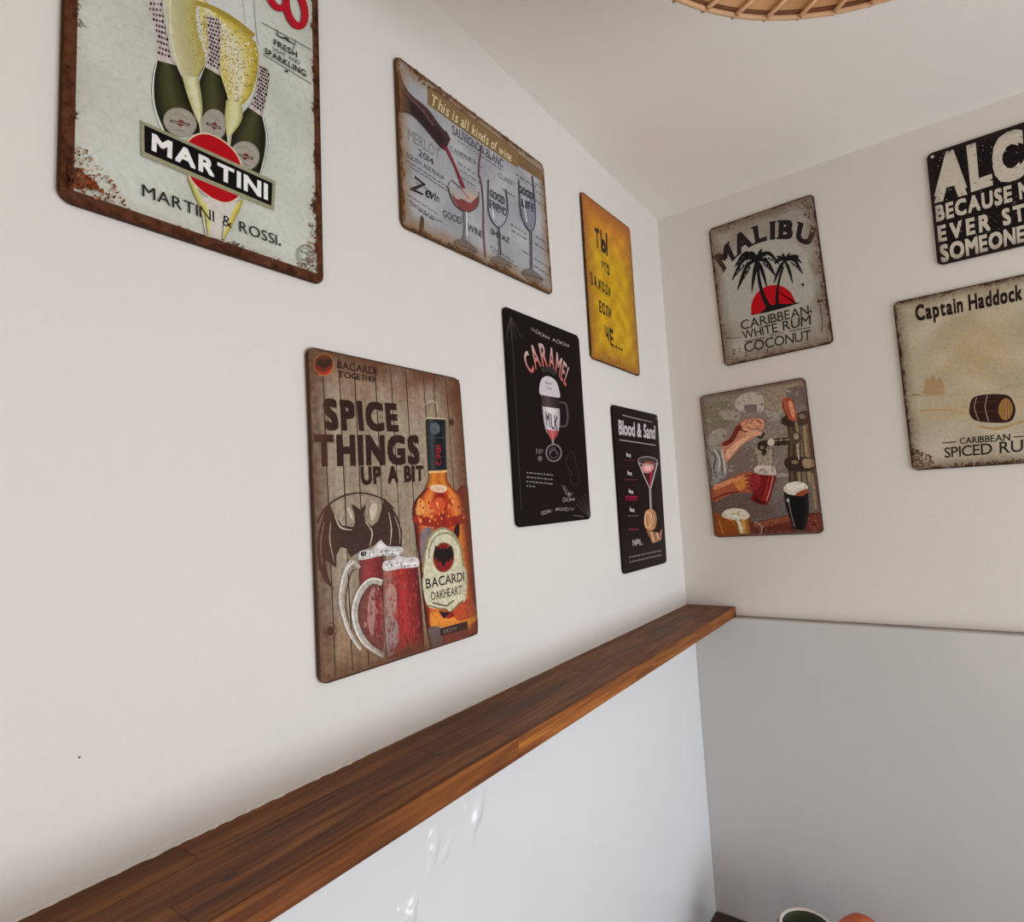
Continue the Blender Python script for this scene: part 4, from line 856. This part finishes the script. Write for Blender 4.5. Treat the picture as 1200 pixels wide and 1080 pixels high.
for a, b in (((340, 315), (385, 345)), ((370, 300), (410, 330)), ((402, 298), (436, 325)), ((300, 360), (350, 375))): s.line([a, b], 7, (96, 46, 38))
for a, b in (((350, 322), (392, 352)), ((382, 306), (420, 336)), ((318, 352), (372, 372))): s.line([a, b], 8, (216, 160, 130))
s.blob([(88, 480), (130, 465), (182, 466), (196, 520), (216, 640), (180, 668), (130, 710), (105, 640), (95, 560)], (140, 138, 134))
for P_, c in (([(110, 490), (150, 530), (140, 600), (160, 660)], (84, 82, 82)), ([(140, 480), (175, 540), (170, 620)], (186, 182, 176)), ([(100, 540), (120, 600), (125, 680)], (92, 88, 86)), ([(188, 478), (205, 570), (214, 640)], (200, 196, 188)), ([(165, 480), (190, 560), (192, 640)], (104, 100, 98))): s.line(P_, 12, c, sm=True, taper=(.5, 1, .5))
s.part('hand_picture', 'painted hand holding the tilted glass')
s.blob([(124, 718), (180, 690), (250, 655), (320, 628), (385, 618), (410, 640), (405, 700), (372, 745), (300, 748), (240, 762), (180, 790), (124, 802)], (160, 84, 58)); s.blob([(140, 708), (250, 662), (330, 640), (340, 660), (250, 690), (150, 732)], (204, 132, 96)); s.blob([(270, 690), (330, 660), (345, 700), (300, 738)], (196, 124, 60)); s.line([(130, 790), (220, 755), (300, 742)], 9, (92, 34, 30), sm=True)
for i in range(4): s.line([(325+i*6, 650+i*24), (395, 640+i*26)], 9, (118, 40, 36))
s.part('glass_picture', 'painted glass of red ale')
s.poly(smooth([(392, 622), (518, 632), (505, 720), (482, 800), (450, 826), (395, 808), (368, 790), (382, 745), (360, 700)], True, 4), (112, 24, 26)); s.blob([(365, 650), (420, 640), (430, 700), (380, 740), (362, 710)], (140, 42, 44)); s.line([(508, 640), (490, 720), (465, 800)], 8, (196, 120, 108), sm=True); s.line([(480, 650), (462, 740), (440, 800)], 12, (160, 50, 48), sm=True, taper=(.4, 1, .3)); s.blob([(392, 780), (440, 800), (450, 822), (400, 806)], (70, 14, 18))
s.blob([(388, 612), (400, 585), (440, 576), (500, 584), (524, 610), (518, 640), (450, 638), (400, 630)], (190, 178, 168)); s.dabs(40, [(390, 600), (440, 580), (520, 600), (510, 635), (400, 625)], (4, 9), [(216, 208, 198), (150, 130, 124)], 5)
for x in (425, 440, 456): s.line([(x, 515), (x-4, 590)], 4, (172, 164, 152))
s.line([(492, 480), (492, 585)], 6, (190, 184, 174))
s.part('glass_picture', 'painted dark pint with pale head')
s.loft([(572, 740), (584, 830), (608, 900), (632, 985)], [(722, 735), (728, 830), (722, 900), (702, 982)], [(34, 26, 28), (12, 10, 14), (10, 8, 12), (14, 12, 16), (40, 32, 34)])
s.ell(646, 722, 76, 42, (206, 198, 182), -3); s.ell(640, 708, 58, 24, (222, 216, 202), -3); s.blob([(650, 752), (710, 725), (722, 745), (690, 768), (655, 768)], (140, 72, 48)); s.line([(600, 790), (618, 880), (640, 960)], 6, (140, 134, 134), sm=True, taper=(1, .5, .8)); s.ell(598, 795, 8, 12, (180, 176, 176)); s.line([(612, 980), (700, 985)], 7, (90, 60, 52))
s.part('mug_picture', 'painted amber beer mug in the corner')
s.ring(395, 975, 42, 44, 8, (150, 138, 126), 0, -100, 60); s.loft([(190, 900), (200, 1008)], [(362, 890), (376, 1004)], [(150, 84, 30), (190, 130, 50), (120, 64, 28), (196, 150, 70), (96, 50, 26)], sm=False)
s.blob([(135, 870), (190, 895), (250, 930), (300, 1008), (146, 1012)], (134, 72, 26)); s.line([(170, 920), (200, 1005)], 10, (166, 100, 40)); s.blob([(188, 890), (210, 858), (262, 845), (330, 855), (362, 890), (340, 912), (300, 915), (318, 960), (318, 1000), (300, 990), (280, 925), (220, 908)], (206, 198, 178)); s.dabs(40, [(200, 880), (260, 855), (350, 880), (330, 905), (220, 900)], (4, 10), [(222, 218, 204), (176, 166, 140)], 6)
s.end()

# ------------------------------------------------------------------ spiced rum sign with barrel, right edge (its cartoon figure is left out)
m = tin_mat('tin_barrel', 20, 30, (.09, .04, .025), 1.6, .70, vig=(.12, .065, .035), vigw=2.0, vigk=.8)
bl = hit(1069, 551.4, 1, -D_OFF); tl = hit(1046.5, 354.4, 1, -D_OFF)
s = Sign('B', 20, 30, None, GB*.82, (176, 166, 146), 'cream tin sign with a dark barrel above spiced rum lettering', m,
         plane_uv=[(tl[0], tl[2]), (tl[0]+.199, tl[2]+.001), (bl[0]+.199, bl[2]-.001), (bl[0], bl[2])])
s.crop(1040, 310, .2315)
s.part('printed_ground', 'cream printed ground with faint sea and clouds')
def capbg(u, v):
    c = mixc((180, 171, 152), (160, 150, 130), .5+.5*nz(u, v, .4))
    w_ = math.exp(-((u-11)/6.5)**2-((v-19)/7)**2); c = mixc(c, (170, 146, 100), w_*.7*(.7+.3*nz(u, v, .9, 1)))
    w_ = math.exp(-((u-11)/9)**2-((v-9.5)/1.6)**2); return mixc(c, (168, 144, 100), w_*.5)
s.field(.3, 19.7, .3, 29.7, 40, 60, capbg)
for P_ in ([(190, 590), (205, 570), (212, 600), (212, 640), (188, 640)], [(215, 575), (235, 560), (245, 600), (244, 645), (216, 645)], [(250, 580), (268, 575), (285, 610), (282, 640), (250, 645)], [(180, 640), (290, 642), (275, 656), (190, 656)]): s.blob(P_, (158, 132, 98))
s.line([(110, 662), (400, 655), (691, 600)], 3, (158, 136, 100), sm=True); s.ell(145, 658, 22, 4, (130, 108, 82)); s.line([(160, 740), (300, 735), (420, 760)], 7, (168, 142, 98), sm=True); s.line([(450, 815), (560, 830), (691, 790)], 18, (166, 140, 96), sm=True, taper=(.2, 1, .6))
s.part('barrel_picture', 'printed dark wooden barrel')
s.blob([(414, 735), (425, 685), (460, 662), (540, 655), (610, 662), (640, 700), (648, 740), (632, 785), (590, 800), (500, 798), (445, 788), (420, 765)], (44, 22, 20))
s.ell(596, 732, 42, 62, (50, 28, 20), 3); s.ell(598, 732, 36, 55, (150, 112, 62), 3)
for x in (575, 590, 606, 620): s.line([(x, 685), (x+2, 782)], 3, (96, 60, 34))
s.line([(452, 672), (440, 725), (462, 788)], 5, (150, 120, 110), sm=True); s.line([(505, 662), (495, 725), (512, 792)], 5, (150, 120, 110), sm=True); s.line([(430, 700), (560, 690)], 3, (84, 50, 40)); s.line([(425, 745), (555, 742)], 3, (84, 50, 40))
s.part('lettering', 'dark condensed title lettering')
s.T4('Captain Haddock', (136, 206), (680, 96), (684, 204), (148, 312), (30, 22, 22), bold=.045, gap=.07)
s.part('lettering', 'black serif lettering at the foot')
s.T4('CARIBBEAN', (365, 877), (622, 854), (623, 890), (367, 908), KK, serif=.07, bold=.02); s.line([(275, 903), (348, 897)], 5, KK); s.line([(638, 873), (720, 866)], 5, KK)
s.T4('SPICED RUM', (287, 926), (765, 876), (765, 940), (290, 978), KK, serif=.07, bold=.01)
s.part('rust_flecks', 'dark rust flecks')
s.dabs(150, [(125, 930), (220, 960), (240, 1010), (140, 1035)], (2, 8), [(70, 44, 28), (100, 66, 40), (130, 104, 78)], 6); s.dabs(90, [(340, 1005), (691, 985), (691, 1005), (340, 1025)], (2, 8), [(60, 46, 36), (90, 72, 56)], 7)
s.dabs(60, [(40, 190), (400, 110), (691, 50), (691, 70), (420, 130), (50, 215)], (2, 7), [(60, 46, 36), (90, 72, 56)], 8); s.dabs(60, [(35, 220), (60, 420), (120, 860), (112, 860), (50, 430), (32, 240)], (2, 6), [(60, 46, 36), (90, 72, 56)], 9)
s.end()

# ------------------------------------------------------------------ black slogan sign, top right
m = tin_mat('tin_slogan', 30, 20, (.06, .03, .025), .7, 1.0, vig=(.03, .018, .018), vigk=.5)
bl = hit(1099, 311.2, 1, -D_OFF); tl = hit(1085.5, 181, 1, -D_OFF)
s = Sign('B', 30, 20, None, GB, (16, 10, 11), 'black tin sign filled with large worn white capitals', m,
         plane_uv=[(tl[0], tl[2]), (tl[0]+.299, tl[2]+.002), (bl[0]+.299, bl[2]), (bl[0], bl[2])])
s.crop(1070, 130, .1759)
WH = (170, 163, 150)
s.part('lettering', 'very large worn white capitals')
s.T4('A', (138, 294), (352, 232), (362, 556), (140, 616), WH, bold=.07)
s.T4('L', (354, 230), (508, 180), (532, 494), (386, 542), WH, bold=.07)
s.T4('C', (516, 178), (728, 104), (748, 440), (540, 508), WH, bold=.07)
u0, v1 = s.uv(760, 100); _, v0 = s.uv(762, 440)
s.text('OHOL', [(u0, 11.0), (29.3, 11.0)], [(u0, 19.0), (29.3, 19.0)], WH, bold=.07, raw=True)
s.part('lettering', 'three rows of worn white capitals')
s.T4('BECAUSE', (147, 632), (655, 490), (662, 604), (155, 741), WH, bold=.05, gap=.09)
s.T4('EVER', (160, 768), (513, 680), (518, 795), (170, 876), WH, bold=.05, gap=.2)
s.T4('SOMEONE', (174, 894), (741, 757), (745, 872), (188, 1012), WH, bold=.05, gap=.07)
uN, vN = s.uv(698, 478); _, vb = s.uv(700, 595); s.text('NO GREAT STORY', [(uN, vb), (29.2, vb)], [(uN, vN), (29.2, vN)], WH, bold=.05, raw=True)
uS, vS = s.uv(588, 655); _, vb = s.uv(590, 770); s.text('STARTED WITH', [(uS, vb), (29.2, vb)], [(uS, vS), (29.2, vS)], WH, bold=.05, gap=.16, raw=True)
uS, vS = s.uv(775, 750); _, vb = s.uv(775, 862); s.text('EATING A SALAD', [(uS, vb), (29.2, vb)], [(uS, vS), (29.2, vS)], WH, bold=.05, raw=True)
s.part('worn_flecks', 'dark scratches over the lettering')
s.dabs(120, [(140, 290), (739, 110), (739, 480), (150, 610)], (1.5, 6), [(110, 100, 90), (60, 50, 46), (140, 132, 120)], 4); s.dabs(110, [(150, 630), (739, 480), (739, 870), (190, 1010)], (1.5, 5), [(110, 100, 90), (60, 50, 46), (140, 132, 120)], 5)
s.screw(*s.uv(128, 306), .28)
s.end()

# ------------------------------------------------------------------ woven pendant lamp
LX, LY, LZ, LR = .522, -.83, Z0+.45, .25
M_CANE = simple('cane', lin((196, 156, 118), 1.15), .55, .4, .12, 60)
M_CANED = simple('dark_cane', lin((110, 66, 40)), .6, .3, .15, 50)
M_VEN = simple('thin_wood_veneer', lin((190, 148, 104), 1.15), .6, .3, .12, 14)
lamp = empty('pendant_lamp', (LX, LY, CEIL))
tag(lamp, 'round woven cane lamp hanging from the ceiling', 'lamp')
h0 = LZ-CEIL
pr = [(LR-.003, .0036), (LR-.012, .035), (LR-.032, .07), (LR-.07, .105), (LR-.13, .13), (.035, .142)]
prof = [(r, h0+z) for r, z in pr]+[(r, h0+z+.002) for r, z in pr[::-1]]
bm_obj('lamp_shade', lathe_bm(prof, 96), M_VEN, lamp, smooth=True)
bm = bmesh.new(); n = 120
tube(bm, [((LR)*math.cos(2*math.pi*i/n), (LR)*math.sin(2*math.pi*i/n), h0) for i in range(n)], .0024, 8, closed=True); bm_obj('rim_hoop', bm, M_CANE, lamp, smooth=True)
bm = bmesh.new()
tube(bm, [((LR-.0026)*math.cos(2*math.pi*i/n), (LR-.0026)*math.sin(2*math.pi*i/n), h0+.0029) for i in range(n)], .0016, 8, closed=True); bm_obj('rim_hoop', bm, M_CANED, lamp, smooth=True)
NR = 50
def rib_bm(side):
    bm = bmesh.new(); P = []
    for k in range(15):
        t = k/14; r = np.interp(t, [0, .25, .5, .75, 1], [LR+.001, LR-.016, LR-.045, LR-.10, .04])-(.004 if side == 0 else -.004)
        z = np.interp(t, [0, .25, .5, .75, 1], [-.002, .035, .078, .118, .139])+(0 if side == 0 else .004); a = -.75*t
        P.append((r*math.cos(a), r*math.sin(a), h0+z))
    tube(bm, P, .0021, 6); return bm
r0 = bm_obj('rib', rib_bm(0), M_CANE, lamp, smooth=True); r1 = bm_obj('rib', rib_bm(1), M_CANE, lamp, smooth=True)
for base in (r0, r1):
    for k in range(1, NR):
        c = base.copy(); COL.objects.link(c); c.parent = lamp; c.rotation_euler = (0, 0, 2*math.pi*k/NR)
M_BRASS = simple('lamp_metal', (.55, .5, .42), .4, .5, .05, metal=.7)
bm_obj('ceiling_rose', lathe_bm([(0, -.028), (.042, -.026), (.05, -.012), (.05, 0)], 32), M_BRASS, lamp, smooth=True)
bm = bmesh.new(); tube(bm, [(0, 0, -.02), (0, 0, h0+.135)], .006, 10); bm_obj('stem', bm, M_BRASS, lamp, smooth=True)
bm_obj('bulb_socket', lathe_bm([(0, h0+.141), (.02, h0+.141), (.021, h0+.10), (.0, h0+.10)], 24), M_BRASS, lamp, smooth=True)
bm_obj('bulb', lathe_bm([(.012, h0+.102), (.016, h0+.09), (.029, h0+.068), (.03, h0+.05), (.02, h0+.032), (0, h0+.026)], 24), simple('frosted_bulb', (.85, .83, .78), .3), lamp, smooth=True)

# ------------------------------------------------------------------ mug on the counter, bottom edge
CZ = Z0-.801
ct = empty('counter', (.5, -.3, 0)); tag(ct, 'dark wooden counter in the corner under the terracotta mug', 'counter')
M_DARKW = simple('dark_counter', lin((66, 40, 30)), .5, .4, .2, 12)
bm_obj('counter_top', box_bm(PT+.001-.5, 1.0-.5, -.45+.3, -PT-.001+.3, CZ-.035, CZ, .004), M_DARKW, ct)
bm_obj('cabinet_body', box_bm(PT+.002-.5, .98-.5, -.43+.3, -PT-.002+.3, .0, CZ-.0352, .003), M_DARKW, ct)
mg = empty('mug', (.216, -.150, CZ)); tag(mg, 'terracotta orange mug with cream rim and green inside, on the counter', 'mug')
M_TERR = simple('terracotta_glaze', lin((160, 76, 40), 1.2), .25, .5, .12, 20)
M_CREAM = simple('cream_glaze', (.78, .70, .62), .3, .5, .05)
M_GREEN = simple('green_glaze', lin((96, 102, 84), 1.4), .3, .5, .15, 25)
hM = .115; R0 = .041
bm_obj('mug_body', lathe_bm([(0, 0), (.030, 0), (.035, .004), (.047, .03), (.052, .062), (.052, .090), (.047, .105), (R0, hM-.003)], 48), M_TERR, mg, smooth=True)
bm_obj('rim', lathe_bm([(R0, hM-.003), (R0+.0003, hM-.0008), (R0-.001, hM+.0006), (R0-.003, hM+.0004), (R0-.0042, hM-.002)], 48), M_CREAM, mg, smooth=True)
bm_obj('inside', lathe_bm([(R0-.0042, hM-.002), (.043, .098), (.046, .062), (.041, .03), (.028, .008), (0, .006)], 48), M_GREEN, mg, smooth=True)
bm = bmesh.new()
tube(bm, smooth([(.043, 0, .100), (.050, 0, .109), (.061, 0, .120), (.077, 0, .128), (.092, 0, .122), (.101, 0, .106), (.102, 0, .084), (.094, 0, .062), (.078, 0, .045), (.060, 0, .035), (.046, 0, .032)], False, 4),
     [float(v) for v in np.interp(np.linspace(0, 1, 41), [0, .4, 1], [.012, .0125, .009])], 20)
hd = bm_obj('handle', bm, M_TERR, mg, smooth=True); hd.rotation_euler = (0, 0, .35)
